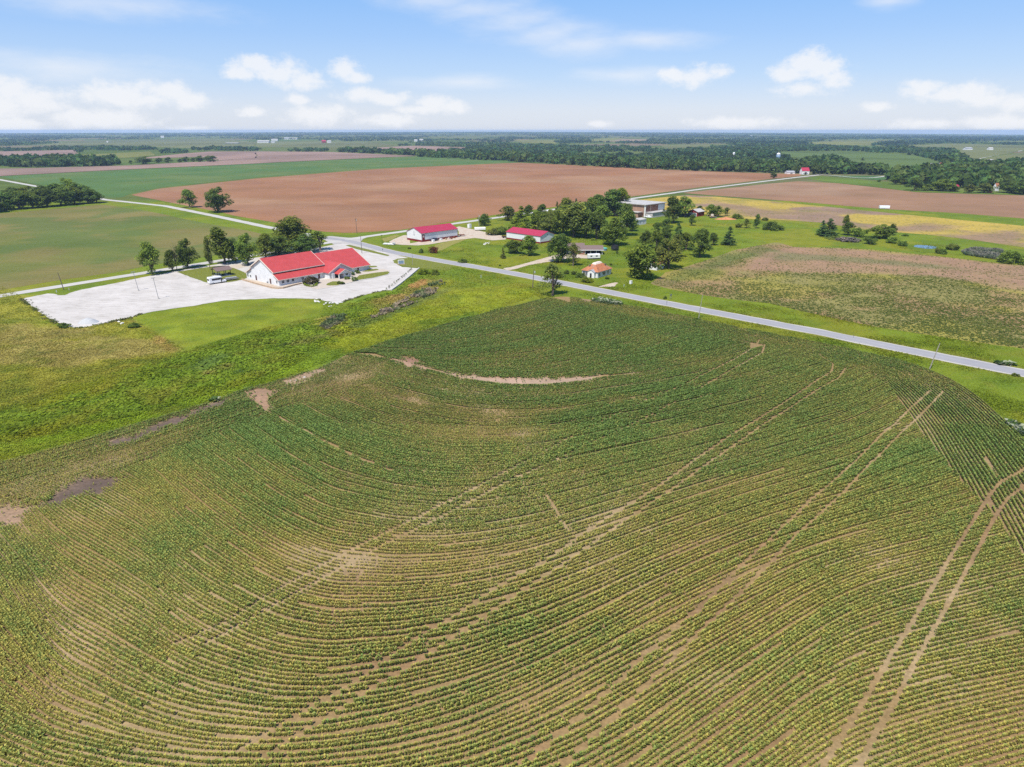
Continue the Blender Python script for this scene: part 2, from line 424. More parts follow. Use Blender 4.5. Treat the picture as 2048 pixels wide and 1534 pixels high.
def ribbon(name, line, width, z, mat, step=4.0, edge=0.25, seed=1):
    """a road: a strip along a surveyed centre line, uneven at the edges, worn along the wheel paths"""
    l = smooth(resample(line, step), 4); t = np.gradient(l, axis=0); t /= np.hypot(*t.T)[:, None]
    nrm = np.stack([-t[:, 1], t[:, 0]], 1)
    w = np.interp(np.linspace(0, 1, len(l)), np.linspace(0, 1, len(np.atleast_1d(width))), np.atleast_1d(width))/2 if np.ndim(width) else np.full(len(l), width/2)
    offs = np.array([-1, -0.72, -0.45, -0.2, 0, 0.2, 0.45, 0.72, 1.0]); wear = np.array([0.25, 0.5, 1, 0.3, 0.35, 0.3, 1, 0.5, 0.25])*0.8
    V = []; A = []
    for k, o in enumerate(offs):
        j = (fbm(l[:, 0]+k*50, l[:, 1], 6, seed, 3)-0.5)*2*edge if abs(o) == 1 else 0
        p = l+nrm*((w*o)+j)[:, None] if np.ndim(j) else l+nrm*(w*o)[:, None]
        V.append(np.column_stack([p, gz(p[:, 0], p[:, 1])+z-abs(o)**3*0.03])); A.append(np.full(len(l), wear[k]))
    n = len(l); V = np.vstack(V); A = np.concatenate(A); F = []
    for k in range(len(offs)-1):
        i = np.arange(n-1); F.append(np.stack([k*n+i, k*n+i+1, (k+1)*n+i+1, (k+1)*n+i], 1)[:, ::-1])
    me = np_mesh(name, V, np.vstack(F), mat, {'wear': A})
    return struct(link(bpy.data.objects.new(name, me)))

def mixcol(c, new, w):
    return c*(1-w[:, None])+np.asarray(new)*w[:, None]

# ------------------------------------------------------------------ land: terrain to the horizon
def build_terrain():
    rr = np.concatenate([[0.1], np.geomspace(30, 16500, 60)]); na = 180
    az = np.linspace(-math.pi, math.pi, na, endpoint=False)
    R, A = np.meshgrid(rr, az, indexing='ij'); X = R*np.sin(A); Y = R*np.cos(A)
    V = np.column_stack([X.ravel(), Y.ravel(), gz(X.ravel(), Y.ravel())]); idx = np.arange(len(rr)*na).reshape(len(rr), na)
    F = np.stack([idx[:-1], np.roll(idx[:-1], -1, 1), np.roll(idx[1:], -1, 1), idx[1:]], -1).reshape(-1, 4)[:, ::-1]
    m, nt, b, _ = newmat('distant_farmland')
    tc = N(nt, 'ShaderNodeTexCoord'); mp = N(nt, 'ShaderNodeMapping'); mp.inputs['Rotation'].default_value = (0, 0, math.radians(44)); mp.inputs['Scale'].default_value = (1/420, 1/640, 1)
    nt.links.new(tc.outputs['Object'], mp.inputs[0]); v = N(nt, 'ShaderNodeTexVoronoi', distance='CHEBYCHEV'); v.inputs['Scale'].default_value = 1.0; v.inputs['Randomness'].default_value = 0.75; nt.links.new(mp.outputs[0], v.inputs['Vector'])
    sp = N(nt, 'ShaderNodeSeparateColor'); nt.links.new(v.outputs['Color'], sp.inputs[0])
    c = ramp(nt, sp.outputs[0], [(0.0, (0.06, 0.085, 0.02)), (0.3, (0.085, 0.11, 0.03)), (0.55, (0.12, 0.13, 0.045)), (0.75, (0.075, 0.11, 0.03)), (1.0, (0.16, 0.115, 0.075))])
    f = noise_fac(nt, 0.02, 6); c = mixc(nt, 1.0, c, ramp(nt, f, [(0.3, (0.75, 0.78, 0.75)), (0.7, (1.2, 1.2, 1.15))]), 'MULTIPLY')
    nt.links.new(c, b.inputs['Base Color']); b.inputs['Roughness'].default_value = 0.95; b.inputs['Specular IOR Level'].default_value = 0.0
    struct(link(bpy.data.objects.new('terrain', np_mesh('terrain', V, F, m, smooth_=True))))
build_terrain()

# ------------------------------------------------------------------ outlines surveyed from the photograph
CORN = [(-150,968),(0,925),(130,893),(300,840),(430,803),(480,782),(560,760),(640,737),(690,712),(760,688),(900,646),(1000,619),(1090,597),(1126,593),(1215,603),(1300,619),(1393,638),(1483,657),(1665,691),(1811,724),(1899,757),(1957,794),(2012,845),(2048,881),(2150,1000),(2300,1200),(2320,1640),(1000,1700),(-260,1640)]
LOT = [(44,598),(97,587),(108,588),(116,590),(130,590.5),(141,586),(160,580),(233,566),(294,553),(330,547),(352,542),(420,531),(520,514),(590,503),(640,495),(668,489),(690,487),(730,497),(760,503),(800,512),(816,516),(795,518),(786,521),(788,526),(805,534),(827,536),(838,537),(785,580),(772,581),(735,588),(705,598),(682,606),(665,605),(650,602),(635,598),(600,597),(540,597),(450,601),(400,610),(340,618),(290,626),(262,636),(215,646),(190,651),(160,656),(137,654),(120,647),(100,638),(80,624),(62,611)]
P_CORN = rough_edge(GP(CORN), 2.0, 0.5, 11); P_LOT = rough_edge(GP(LOT), 0.9, 0.75, 12)

# meadow colour, mapped by zone
ZONES = [  # outline, feather (m), warp (m), colour
 ([(0,560),(60,598),(160,657),(262,637),(372,700),(330,722),(180,775),(0,820),(-150,860),(-150,560)], 7, 7, (0.18,0.19,0.04)),
 ([(0,655),(60,650),(160,668),(262,660),(330,700),(180,720),(0,720),(-150,740),(-150,650)], 9, 10, (0.185,0.17,0.085)),
 ([(255,632),(300,655),(372,702),(345,705),(270,655)], 2.0, 2, (0.19,0.145,0.07)),
 ([(0,830),(180,780),(340,715),(420,690),(560,655),(650,640),(690,620),(730,590),(785,582),(838,540),(880,545),(870,575),(800,610),(720,650),(640,690),(560,740),(430,785),(250,835),(0,880)], 9, 8, (0.100,0.170,0.022)),
 ([(0,880),(250,835),(430,785),(560,742),(660,690),(680,712),(560,758),(430,800),(300,838),(130,890),(0,922),(-150,965),(-150,900)], 4, 4, (0.120,0.195,0.016)),
 ([(640,690),(690,655),(760,610),(850,580),(900,560),(1000,575),(1080,588),(1000,612),(900,638),(760,682),(690,708)], 4, 5, (0.150,0.190,0.014)),
 ([(262,637),(290,628),(450,603),(540,598),(620,598),(650,608),(640,632),(560,648),(470,672),(372,700)], 1.5, 1.0, (0.122,0.168,0.016)),
 ([(640,655),(665,634),(690,632),(685,645),(655,660)], 5, 5, (0.20,0.18,0.075)),
 ([(790,600),(830,575),(870,560),(880,580),(850,598),(820,610)], 3, 3, (0.165,0.165,0.065)),
 ([(745,612),(775,596),(800,592),(790,603),(760,616)], 3, 3, (0.22,0.175,0.10)),
 ([(822,572),(850,560),(846,568),(828,576)], 1.5, 1.5, (0.25,0.16,0.10)),
 ([(405,750),(450,730),(480,722),(470,740),(430,752)], 4, 4, (0.17,0.15,0.07)),
 ([(360,745),(420,715),(480,700),(470,715),(410,742)], 4, 4, (0.07,0.125,0.042)),
 ([(560,700),(620,690),(680,665),(640,672),(580,686)], 3, 2, (0.11,0.135,0.05)),
 ([(690,655),(760,625),(850,590),(905,570),(900,582),(800,622),(720,658)], 3, 2, (0.085,0.125,0.045)),
]
ZONES = [(GP(z[0]), z[1], z[2], np.array(z[3])) for z in ZONES]
ROAD = [(2500,838),(2250,787),(2048,746.5),(1862,710),(1665,669.5),(1500,638.5),(1373,614.5),(1300,600.5),(1180,577),(1073,556),(1014,544.5),(897,524.5),(780,504),(723,488),(690,480.5),(650,476),(620,470)]
FARM_ROAD = [(640,474),(600,466),(545,456.5),(430,432),(330,412),(250,403.5),(210,399.5),(140,386),(75,373),(0,359.5),(-150,332)]
CROSS_ROAD = [(-250,632),(0,592),(130,571),(270,549),(350,536),(440,521.5),(540,505),(620,491.5),(690,480),(740,472),(815,462),(900,448.5),(960,440),(1000,434.5),(1100,420),(1255,398.5),(1400,378.5),(1530,362.5),(1600,354),(1640,349.5)]
L_ROAD, L_FARM, L_CROSS = GP(ROAD), GP(FARM_ROAD), GP(CROSS_ROAD)

def veg(P):
    x, y = P[:, 0], P[:, 1]
    n1 = fbm(x, y, 26, 21); n2 = fbm(x, y, 6, 22); n3 = fbm(x, y, 60, 23, 3)
    c = np.tile(np.array([0.098, 0.150, 0.016]), (len(P), 1))
    c = mixcol(c, (0.135, 0.155, 0.016), sstep(0.48, 0.66, n1)*0.75)
    c = mixcol(c, (0.07, 0.125, 0.016), sstep(0.5, 0.7, fbm(x+300, y, 18, 24))*0.8)
    wx = (fbm(x, y, 14, 31)-0.5)*2; wy = (fbm(x, y, 3.5, 32, 2)-0.5)
    for poly, fe, wa, col in ZONES:
        box = (x > poly[:, 0].min()-25) & (x < poly[:, 0].max()+25) & (y > poly[:, 1].min()-25) & (y < poly[:, 1].max()+25)
        i = np.where(box)[0]
        if len(i) == 0: continue
        s = sdist(P[i], poly)+wx[i]*wa*1.7+wy[i]*wa*1.4
        w = np.zeros(len(P)); w[i] = sstep(-fe/2, fe/2, s)*0.92
        cc = np.tile(col, (len(P), 1))*(0.70+0.60*fbm(x, y, 9, 41, 3)[:, None]); cc = mixcol(cc, (0.150, 0.165, 0.035), sstep(0.52, 0.72, fbm(x+50, y, 13, 47))*0.45); cc = mixcol(cc, (0.055, 0.11, 0.02), sstep(0.55, 0.7, fbm(x, y+80, 7, 48))*0.4)
        c = c*(1-w[:, None])+cc*w[:, None]
    dr, _ = segdist(P, L_ROAD)   # the verge is mown and yellower beside the road
    w = sstep(9, 3.4, dr)*0.7; c = mixcol(c, (0.112, 0.145, 0.016), w); c = mixcol(c, (0.21, 0.19, 0.115), sstep(4.6, 3.2, dr)*0.6)
    w = sstep(0.55, 0.75, n2)*0.35; c = mixcol(c, (0.125, 0.125, 0.03), w)
    w = sstep(0.62, 0.72, fbm(x, y, 4, 43, 3))*0.35; c = mixcol(c, (0.045, 0.085, 0.014), w)
    lum = c.mean(1, keepdims=True); c = c*0.90+lum*0.10; c = c*np.array([1.25, 1.10, 0.58])
    return np.clip(c, 0.005, 1)

near = np.array([(-330, 62), (330, 62), (420, 250), (420, 640), (-420, 640), (-420, 200)])
struct(grid_sheet('meadow', near, 2.0, 0.02, veg, M['turf']))

# ------------------------------------------------------------------ roads
ribbon('verge_gravel', L_ROAD, 7.4, 0.07, M['gravel_road'], edge=0.6, seed=3)
ribbon('road', L_ROAD, 5.6, 0.115, M['asphalt'], edge=0.10, seed=4)
ribbon('farm_road', L_FARM, [6.2, 6.5, 6.5, 6.5], 0.11, M['gravel_road'], edge=0.5, seed=5)
ribbon('cross_road', L_CROSS, [6.0, 6.0, 6.5, 6.5, 6.8], 0.10, M['gravel_road'], edge=0.5, seed=6)
J = GP([(640,476),(668,489),(690,487),(722,497),(760,502),(800,511),(790,508),(740,490),(722,484),(726,478),(745,471),(700,476),(660,472)])
struct(flat_sheet('junction_paving', rough_edge(J, 2, 0.3, 7), 0.08, M['gravel_road']))
far_lane = Gfar(np.array([1640,1680,1720,1750,1790,1812,1830,1870,1900,1925,1960,2000,2048,2150]), np.array([349.5,352,357,356,349,342,336,334,332,327,317,309,300.5,283]))
ribbon('far_lane', far_lane, [5, 5, 6, 8, 9, 10], 0.3, M['gravel_road'], step=15, edge=0.4, seed=8)
struct(flat_sheet('parking_lot', P_LOT, 0.06, M['lot']))

# grass islands and walks round the church
EXCL = []
def island(name, pts, z, mat, amp=0.25):
    p = rough_edge(GP(pts), 0.8, amp, len(pts)); EXCL.append(p); return struct(flat_sheet(name, p, z, mat))
island('lawn', [(354,544),(385,539),(425,533),(446,532),(470,537),(492,546),(494,556),(486,559),(470,563),(455,565),(418,567),(385,556)], 0.10, M['lawn'])
island('lawn', [(691,491),(700,490),(740,500),(779,510.5),(776,512.5),(755,508),(715,499)], 0.10, M['lawn'])
island('lawn', [(718,551),(748,546),(776,543),(779,545),(775,549),(745,556),(712,561),(709,559)], 0.10, M['lawn'])
island('lawn', [(737,532),(752,532),(756,534),(735,536)], 0.10, M['lawn'])
island('lawn', [(722,544),(738,539),(754,538),(758,540),(738,543.5)], 0.10, M['lawn'])
island('lawn', [(787,521),(795,517.5),(818,516),(860,523.5),(905,531),(900,540),(870,540),(838,536),(826,535),(806,533),(789,526)], 0.10, M['lawn'])
island('lawn', [(655,567),(665,563),(680,563),(684,567),(676,571),(658,571.5),(652,570)], 0.11, M['lawn'], 0.1)
island('walkway', [(606,570),(640,561),(672,555),(700,551),(735,542),(764,538),(780,541),(778,544),(745,548),(718,552),(706,560),(711,563),(690,568),(665,574),(634,579),(615,574)], 0.085, M['walk'], 0.1)
island('walkway', [(480,529),(520,524),(528,526),(494,533),(470,539),(448,533)], 0.085, M['walk'], 0.1)
island('driveway', [(778,484),(788,478),(806,471),(818,470),(820,487),(880,476),(917,470),(918,464),(912,455),(918,453),(960,462),(1010,473),(1012,479),(985,481),(950,476),(905,481),(860,489),(835,491),(805,490),(785,488)], 0.075, M['drive'])
island('driveway', [(1006,537),(1022,534.5),(1050,527),(1090,516),(1108,511),(1128,507),(1160,509),(1178,511),(1176,517),(1140,516),(1118,521),(1090,525),(1060,530),(1032,538),(1014,541)], 0.075, M['drive'])
island('bare_soil', [(1228,573.5),(1195,574),(1220,567),(1232,565),(1236,566)], 0.06, M['drive'], 0.3)
island('bare_soil', [(870,490),(880,487),(915,478),(940,474),(930,480),(900,492),(885,500),(868,504)], 0.05, M['dry_grass'])
island('dirt_verge', [(762,478),(790,470),(800,471),(782,480),(770,484)], 0.06, M['dry_grass'])

# ------------------------------------------------------------------ fields
def fieldcol(base, alt, scale, seed, lo=0.45, hi=0.6, alt2=None, s2=0.5):
    def f(P):
        c = np.tile(np.array(base), (len(P), 1)); c = mixcol(c, alt, sstep(lo, hi, fbm(P[:, 0], P[:, 1], scale, seed)))
        if alt2 is not None: c = mixcol(c, alt2, sstep(0.5, 0.65, fbm(P[:, 0]+90, P[:, 1], scale*0.6, seed+5))*s2)
        return c
    return f
def field(name, pts, z, colf, mat, res, amp=0.6, far=False):
    p = Gfar(np.array([q[0] for q in pts]), np.array([q[1] for q in pts])) if far else GP(pts)
    return grid_sheet(name, rough_edge(p, res*1.5, amp, len(pts)), res, z, colf, mat, far)

SOILC = (0.235, 0.115, 0.058)
field('bean_field', [(-200,455),(0,427),(205,409),(290,421),(335,430),(362,437),(430,450),(500,462),(533,470),(520,487),(505,497),(440,509),(370,520),(300,530),(233,545),(130,559),(0,580),(-250,622)], 0.05,
      fieldcol((0.112,0.122,0.030), (0.150,0.128,0.042), 60, 51, 0.4, 0.62, (0.078,0.112,0.028), 0.7), M['green_crop'], 3)
field('green_field', [(-120,368),(0,353),(225,341),(512,327.5),(700,318.5),(832,312.5),(897,314),(1024,321),(1036,324.5),(762,336),(512,355),(320,375),(262,387),(240,396),(207,396),(150,384),(75,369),(0,354)], 0.06,
      fieldcol((0.072,0.120,0.032), (0.09,0.126,0.036), 90, 52, 0.45, 0.6, (0.06,0.118,0.034), 0.6), M['green_crop'], 8)
field('ploughed_field', [(512,357),(762,337.5),(1036,325.5),(1120,329),(1200,333),(1300,338),(1420,343),(1536,347),(1603,348),(1600,352),(1536,358.5),(1400,374.5),(1255,394.5),(1100,415),(960,434),(850,452),(800,460),(700,466.5),(640,463),(600,455),(545,444),(470,432),(440,424),(380,413),(300,397),(262,390),(320,377)], 0.06,
      fieldcol(SOILC, (0.255,0.142,0.078), 120, 53, 0.42, 0.62, (0.200,0.100,0.056), 0.5), M['plough'], 6)
field('ploughed_field', [(1366,386),(1430,379),(1536,367.5),(1598,362.5),(1680,367),(1761,376),(1836,385),(2048,391),(2250,399),(2250,464),(2048,437),(1911,426),(1761,418),(1640,407),(1536,399),(1440,392)], 0.07,
      fieldcol((0.225,0.128,0.072), (0.245,0.150,0.09), 90, 54, 0.45, 0.6, (0.185,0.105,0.062), 0.4), M['plough'], 6)
def yellow(P):
    x, y = P[:, 0], P[:, 1]
    c = np.tile(np.array((0.33,0.24,0.05)), (len(P), 1))
    c = mixcol(c, (0.22,0.145,0.095), sstep(0.5, 0.6, fbm(x, y, 55, 55)))
    for pts, fe in (([(1412,396),(1450,405),(1520,415),(1600,430),(1560,440),(1480,430),(1430,412)], 14), ([(1560,420),(1700,418),(1725,424),(1600,436)], 8), ([(1700,452),(1790,452),(1860,448),(1905,452),(1870,464),(1760,462)], 10), ([(1870,470),(2048,462),(2048,492),(1900,482)], 10)):
        c = mixcol(c, (0.20,0.13,0.09), sstep(-fe, fe, sdist(P, GP(pts))+(fbm(x, y, 12, 56)-0.5)*18)*0.85)
    return mixcol(c, (0.14,0.14,0.035), sstep(0.55, 0.7, fbm(x, y, 20, 57))*0.4)
field('yellow_field', [(1252,403),(1300,397),(1374,390),(1440,394),(1536,402),(1640,412),(1727,421),(1860,434),(2048,452),(2250,475),(2250,525),(2048,495),(1960,482),(1860,470),(1727,459),(1640,445),(1560,440),(1500,438),(1430,432),(1395,425),(1330,424),(1300,415)], 0.06, yellow, M['yellow_crop'], 3)
P_BEAN = GP([(1588,494),(1650,495),(1741,499),(1870,512),(2003,527),(2048,531),(2300,560),(2300,760),(2048,697),(1950,685),(1848,669),(1760,655),(1687,641),(1600,622),(1540,607),(1450,597),(1394,588),(1336,577),(1300,568),(1330,546),(1404,523),(1472,500),(1520,490),(1555,484)])
def beancol(P):
    x, y = P[:, 0], P[:, 1]
    c = np.tile(np.array((0.225,0.150,0.070)), (len(P), 1))
    c = mixcol(c, (0.155,0.165,0.042), sstep(0.42, 0.62, fbm(x, y, 22, 61))*0.6)
    c = mixcol(c, (0.23,0.20,0.038), sstep(0.5, 0.66, fbm(x+70, y, 30, 62))*0.7)
    s = sdist(P, GP([(1480,540),(1520,505),(1590,495),(1741,500),(2003,528),(2048,533),(2300,560),(2300,605),(2048,581),(1960,565),(1860,553),(1700,545),(1600,545)]))+(fbm(x, y, 25, 63)-0.5)*16
    c = mixcol(c, (0.24,0.145,0.092), sstep(-4, 5, s)*(0.65+0.35*fbm(x, y, 8, 64)))
    s = sdist(P, GP([(1540,500),(1600,508),(1700,514),(1850,527),(1950,540),(1850,535),(1700,525),(1560,518)]))+(fbm(x, y, 15, 65)-0.5)*14
    c = mixcol(c, (0.115,0.125,0.05), sstep(-5, 5, s)*0.65)
    s = sdist(P, GP([(1297,565),(1404,523),(1520,490),(1560,500),(1450,545),(1340,576)]))+(fbm(x, y, 15, 66)-0.5)*20
    return mixcol(c, (0.055,0.095,0.022), sstep(-6, 8, s)*0.55)
grid_sheet('bean_field', rough_edge(P_BEAN, 3, 0.8, 67), 2.0, 0.055, beancol, M['bean_soil'])

GAPS = []
TAN, PINK, OLV, YG, GRN = (0.21,0.155,0.085), (0.235,0.155,0.12), (0.125,0.13,0.045), (0.15,0.15,0.035), (0.085,0.12,0.03)
for nm, base, pts in [
 ('ploughed_field', PINK, [(-60,341),(0,337),(40,337),(250,331.5),(437,321.5),(512,316),(512,303),(660,304),(770,309),(832,312),(700,318),(512,327),(225,340.5),(0,352),(-100,366)]),
 ('ploughed_field', PINK, [(0,303),(150,300),(160,310),(0,315),(-80,318),(-80,306)]),
 ('yellow_field', YG, [(160,310),(300,303),(312,311),(250,316),(165,316)]),
 ('ploughed_field', PINK, [(262,318),(360,308),(420,303),(512,303),(512,316),(437,321),(400,314)]),
 ('pasture', OLV, [(60,291),(180,281),(430,277),(512,284),(512,293),(380,297),(250,292)]),
 ('pasture', OLV, [(512,283),(640,283),(760,285),(790,291),(700,296),(512,294)]),
 ('ploughed_field', PINK, [(700,298),(830,291.5),(930,295),(940,298),(870,303),(780,300)]),
 ('pasture', YG, [(1180,283),(1185,278),(1240,275),(1246,277.5),(1222,282)]),
 ('ploughed_field', TAN, [(1200,284),(1246,277.5),(1300,278.5),(1290,282),(1240,283)]),
 ('pasture', OLV, [(1320,291),(1400,287.5),(1435,292),(1352,299),(1330,296)]),
 ('pasture', YG, [(1028,280),(1110,280),(1112,287),(1040,286)]),
 ('stubble_field', TAN, [(1115,309.5),(1200,311),(1285,313),(1285,316),(1190,313.5)]),
 ('pasture', YG, [(1610,285),(1700,281),(1765,283),(1740,290),(1650,291)]),
 ('pasture', OLV, [(1810,291.5),(1900,287),(2048,291),(2150,295),(2150,300),(2048,301),(1935,321),(1905,300)]),
 ('pasture', GRN, [(1545,304),(1700,303),(1830,311),(1885,326),(1850,338),(1800,349),(1778,341),(1700,324),(1640,321),(1560,312)]),
 ('pasture', OLV, [(1935,322),(2048,304),(2150,290),(2150,330),(2048,327),(1965,330)]),
 ('green_field', (0.06,0.115,0.035), [(1650,351.5),(1780,352),(1784,357),(1760,361),(1725,358)]),
 ('pasture', (0.10,0.145,0.022), [(1605,357),(1640,352),(1720,359),(1790,366),(1830,378),(2048,387),(2250,394),(2250,398),(2048,390.5),(1836,384.5),(1761,375.5),(1680,366.5)]),
]:
    GAPS.append(np.array(pts, float)); p = Gfar(np.array([q[0] for q in pts]), np.array([q[1] for q in pts])); size = (p.max(0)-p.min(0)).max()
    alt = tuple(v*0.8 for v in base)
    field(nm, pts, 0.35 if size > 500 else 0.15, fieldcol(base, alt, size/5, 71, 0.45, 0.65), M['far_field'], max(6, size/70), size/160, True)
# ------------------------------------------------------------------ the corn field: soil, bare patches, rows of plants
SEAM_R = [(2130,1250),(2048,1115),(2012,1065),(1921,962),(1900,939),(1857,886),(1821,835),(1778,772),(1700,728),(1600,702),(1500,686),(1400,666),(1300,646),(1200,623),(1140,606)]
P_HL = GP([(-150,1000),(0,925),(130,893),(300,840),(430,803),(480,782),(560,760),(640,737),(690,712),(700,712),(780,718),(740,764),(690,784),(620,803),(521,836),(400,883),(240,945),(0,1030),(-150,1085)])
P_HR = GP([(1140,585),(1300,612),(1483,650),(1665,684),(1811,717),(1899,750),(1965,790),(2020,840),(2060,881),(2160,1000),(2310,1200),(2330,1640)]+SEAM_R)
G0 = [(-500,420),(-200,430),(300,540),(560,640),(700,690),(785,722),(845,737),(922,758),(1000,769),(1059,772),(1137,767),(1195,757),(1293,746),(1400,724),(1500,700),(1600,672),(1800,620),(2048,560),(2500,470)]
P_UP = GP([(695,705),(760,685),(900,642),(1000,615),(1090,592),(1140,606),(1200,623),(1300,646),(1400,666),(1500,686),(1500,700),(1400,724),(1293,746),(1195,757),(1137,767),(1059,772),(1000,769),(922,758),(845,737),(785,722),(740,712)])
GUIDES = [G0,
 [(-500,440),(-200,530),(300,690),(490,825),(560,872),(660,932),(780,966),(878,978),(976,975),(1073,960),(1180,935),(1350,895),(1550,843),(1700,800),(1800,750),(2048,660),(2500,560)],
 [(-500,560),(-200,880),(-60,1085),(25,1189),(58,1243),(95,1293),(136,1330),(198,1359),(248,1388),(330,1421),(413,1441),(537,1452),(660,1443),(780,1420),(922,1378),(1069,1320),(1200,1256),(1300,1201),(1400,1150),(1500,1106),(1600,1071),(1700,1040),(1850,1000),(1950,968),(2048,935),(2500,800)],
 [(-500,900),(-200,1190),(-100,1325),(0,1415),(100,1468),(250,1505),(420,1523),(600,1521),(776,1500),(922,1463),(1069,1400),(1200,1332),(1300,1280),(1400,1228),(1500,1177),(1600,1128),(1700,1094),(1850,1058),(2048,1008),(2500,890)],
 [(-500,1300),(-200,1530),(0,1610),(400,1655),(700,1645),(1000,1600),(1150,1545),(1266,1480),(1346,1420),(1423,1367),(1500,1318),(1580,1264),(1665,1210),(1748,1173),(1850,1145),(1950,1120),(2048,1095),(2500,990)],
 [(-500,1650),(0,1800),(700,1850),(1100,1770),(1400,1620),(1533,1520),(1616,1458),(1707,1408),(1872,1362),(2048,1325),(2500,1250)],
 [(-500,1950),(700,2000),(1300,1930),(1600,1760),(1700,1690),(1800,1635),(1900,1590),(2048,1540),(2500,1450)]]
GUP = [[(400,560),(700,628),(880,640),(960,622),(1060,598),(1130,578),(1300,520)],
 [(400,610),(700,682),(870,684),(1000,665),(1120,634),(1240,598),(1330,570),(1600,490)],
 [(400,630),(700,705),(800,710),(930,711),(1050,697),(1150,672),(1250,648),(1350,615),(1500,570),(1700,510)],
 [(400,600),(700,690),(785,720),(845,734),(922,755),(1000,765),(1059,767),(1137,762),(1195,753),(1293,745),(1400,723.4),(1500,699.5),(1600,671.5),(1800,619)]]
TRACKS = [
 [(1519,680),(1509,695),(1470,719),(1401,753),(1370,770)], [(1370,770),(1240,826),(1150,872),(1050,926)],
 [(1050,926),(962,972),(917,995),(825,1042),(780,1063),(678,1115),(550,1185),(446,1251),(343,1293)],
 [(1530,690),(1524,707),(1499,721),(1461,742),(1400,778)], [(1400,778),(1290,838),(1180,890),(1080,937)],
 [(1080,937),(1007,970),(942,1005),(878,1038),(780,1085),(700,1127),(600,1185),(500,1243),(410,1292)],
 [(1640,712),(1666,729),(1663,745),(1637,760),(1622,770),(1589,793),(1550,818),(1512,842),(1461,873),(1404,912),(1336,961),(1277,1000),(1209,1041),(1162,1072),(1107,1115),(1010,1167),(922,1226),(834,1279),(788,1311),(726,1355),(667,1393),(626,1416),(560,1455),(470,1510)],
 [(1690,738),(1678,757),(1644,775),(1615,794),(1570,823),(1521,854),(1492,876),(1404,937),(1336,986),(1287,1018),(1218,1065),(1157,1109),(1083,1159),(1004,1211),(899,1282),(840,1320),(790,1352),(717,1396),(641,1446),(600,1469),(520,1522)],
 [(1862,782),(1821,817),(1794,845),(1766,868),(1739,896),(1710,925),(1665,966),(1624,999),(1587,1036),(1537,1084),(1488,1127),(1452,1163),(1408,1210),(1363,1246),(1328,1281),(1292,1311),(1257,1346),(1212,1388),(1171,1426),(1127,1465),(1060,1522)],
 [(1886,784),(1862,810),(1835,837),(1806,864),(1786,884),(1765,907),(1735,935),(1690,983),(1640,1030),(1595,1069),(1544,1124),(1500,1169),(1434,1234),(1399,1266),(1363,1302),(1289,1376),(1251,1414),(1210,1453),(1168,1494),(1110,1550)],
 [(2100,915),(2048,941),(1996,970),(1975,999),(1946,1044),(1913,1098),(1872,1164),(1822,1251),(1785,1309),(1756,1358),(1719,1420),(1682,1478),(1661,1511),(1610,1590)],
 [(2110,950),(2048,974),(2016,999),(1992,1032),(1963,1086),(1930,1148),(1905,1193),(1872,1255),(1835,1317),(1806,1375),(1781,1420),(1748,1474),(1727,1515),(1690,1590)],
 [(1970,918),(1990,945),(2004,965)], [(2005,930),(2033,966),(2060,1000)], [(1975,999),(1985,1015),(2000,1025)],
 [(1092,992),(1104,1010),(1117,1034)], [(1122,1045),(1136,1062)], [(1618,555),(1600,562)],
 [(490,785),(545,830),(620,868),(720,920),(800,950)], [(1355,674),(1318,688),(1300,694)],
]
TRACKS = [GP(t) for t in TRACKS]; TRW = [0.27]*len(TRACKS)
for k in (1, 4): TRW[k] = 0.13
TRW[10] = TRW[11] = 0.33; TRW[14] = 0.22; TRW[15] = 0.28; TRW[18] = 0.16
BARE = [  # outline, colour of the bare earth
 ([(783,717),(800,722),(845,731),(850,739),(815,735),(792,727)], (0.30,0.19,0.13)),
 ([(800,714),(822,716),(846,728),(830,727)], (0.20,0.11,0.075)),
 ([(890,743),(935,754),(1000,757),(1060,758),(1120,757),(1165,753),(1200,752),(1185,759),(1137,767),(1059,771),(1000,768),(930,758)], (0.33,0.225,0.16)),
 ([(150,965),(175,958),(215,952),(233,953),(239,964),(232,976),(205,984),(175,992),(140,1003),(105,1014),(84,1012),(95,1000),(125,985)], (0.085,0.060,0.052)),
 ([(225,884),(270,870),(330,846),(400,820),(455,797),(464,800),(430,815),(380,835),(320,860),(270,880),(235,890)], (0.095,0.068,0.060)),
 ([(492,784),(520,777),(545,782),(540,800),(548,817),(532,822),(512,808),(500,796)], (0.25,0.155,0.10)),
 ([(570,764),(600,754),(640,741),(650,742),(618,756),(585,768)], (0.26,0.18,0.12)),
 ([(-40,1022),(0,1018),(40,1012),(58,1030),(40,1046),(0,1046),(-40,1056)], (0.24,0.155,0.10)),
 ([(1160,596),(1195,598),(1200,606),(1168,604)], (0.22,0.15,0.085)),
]
BARE = [(rough_edge(GP(b[0]), 0.6, 0.5, 80+i), b[1]) for i, b in enumerate(BARE)]

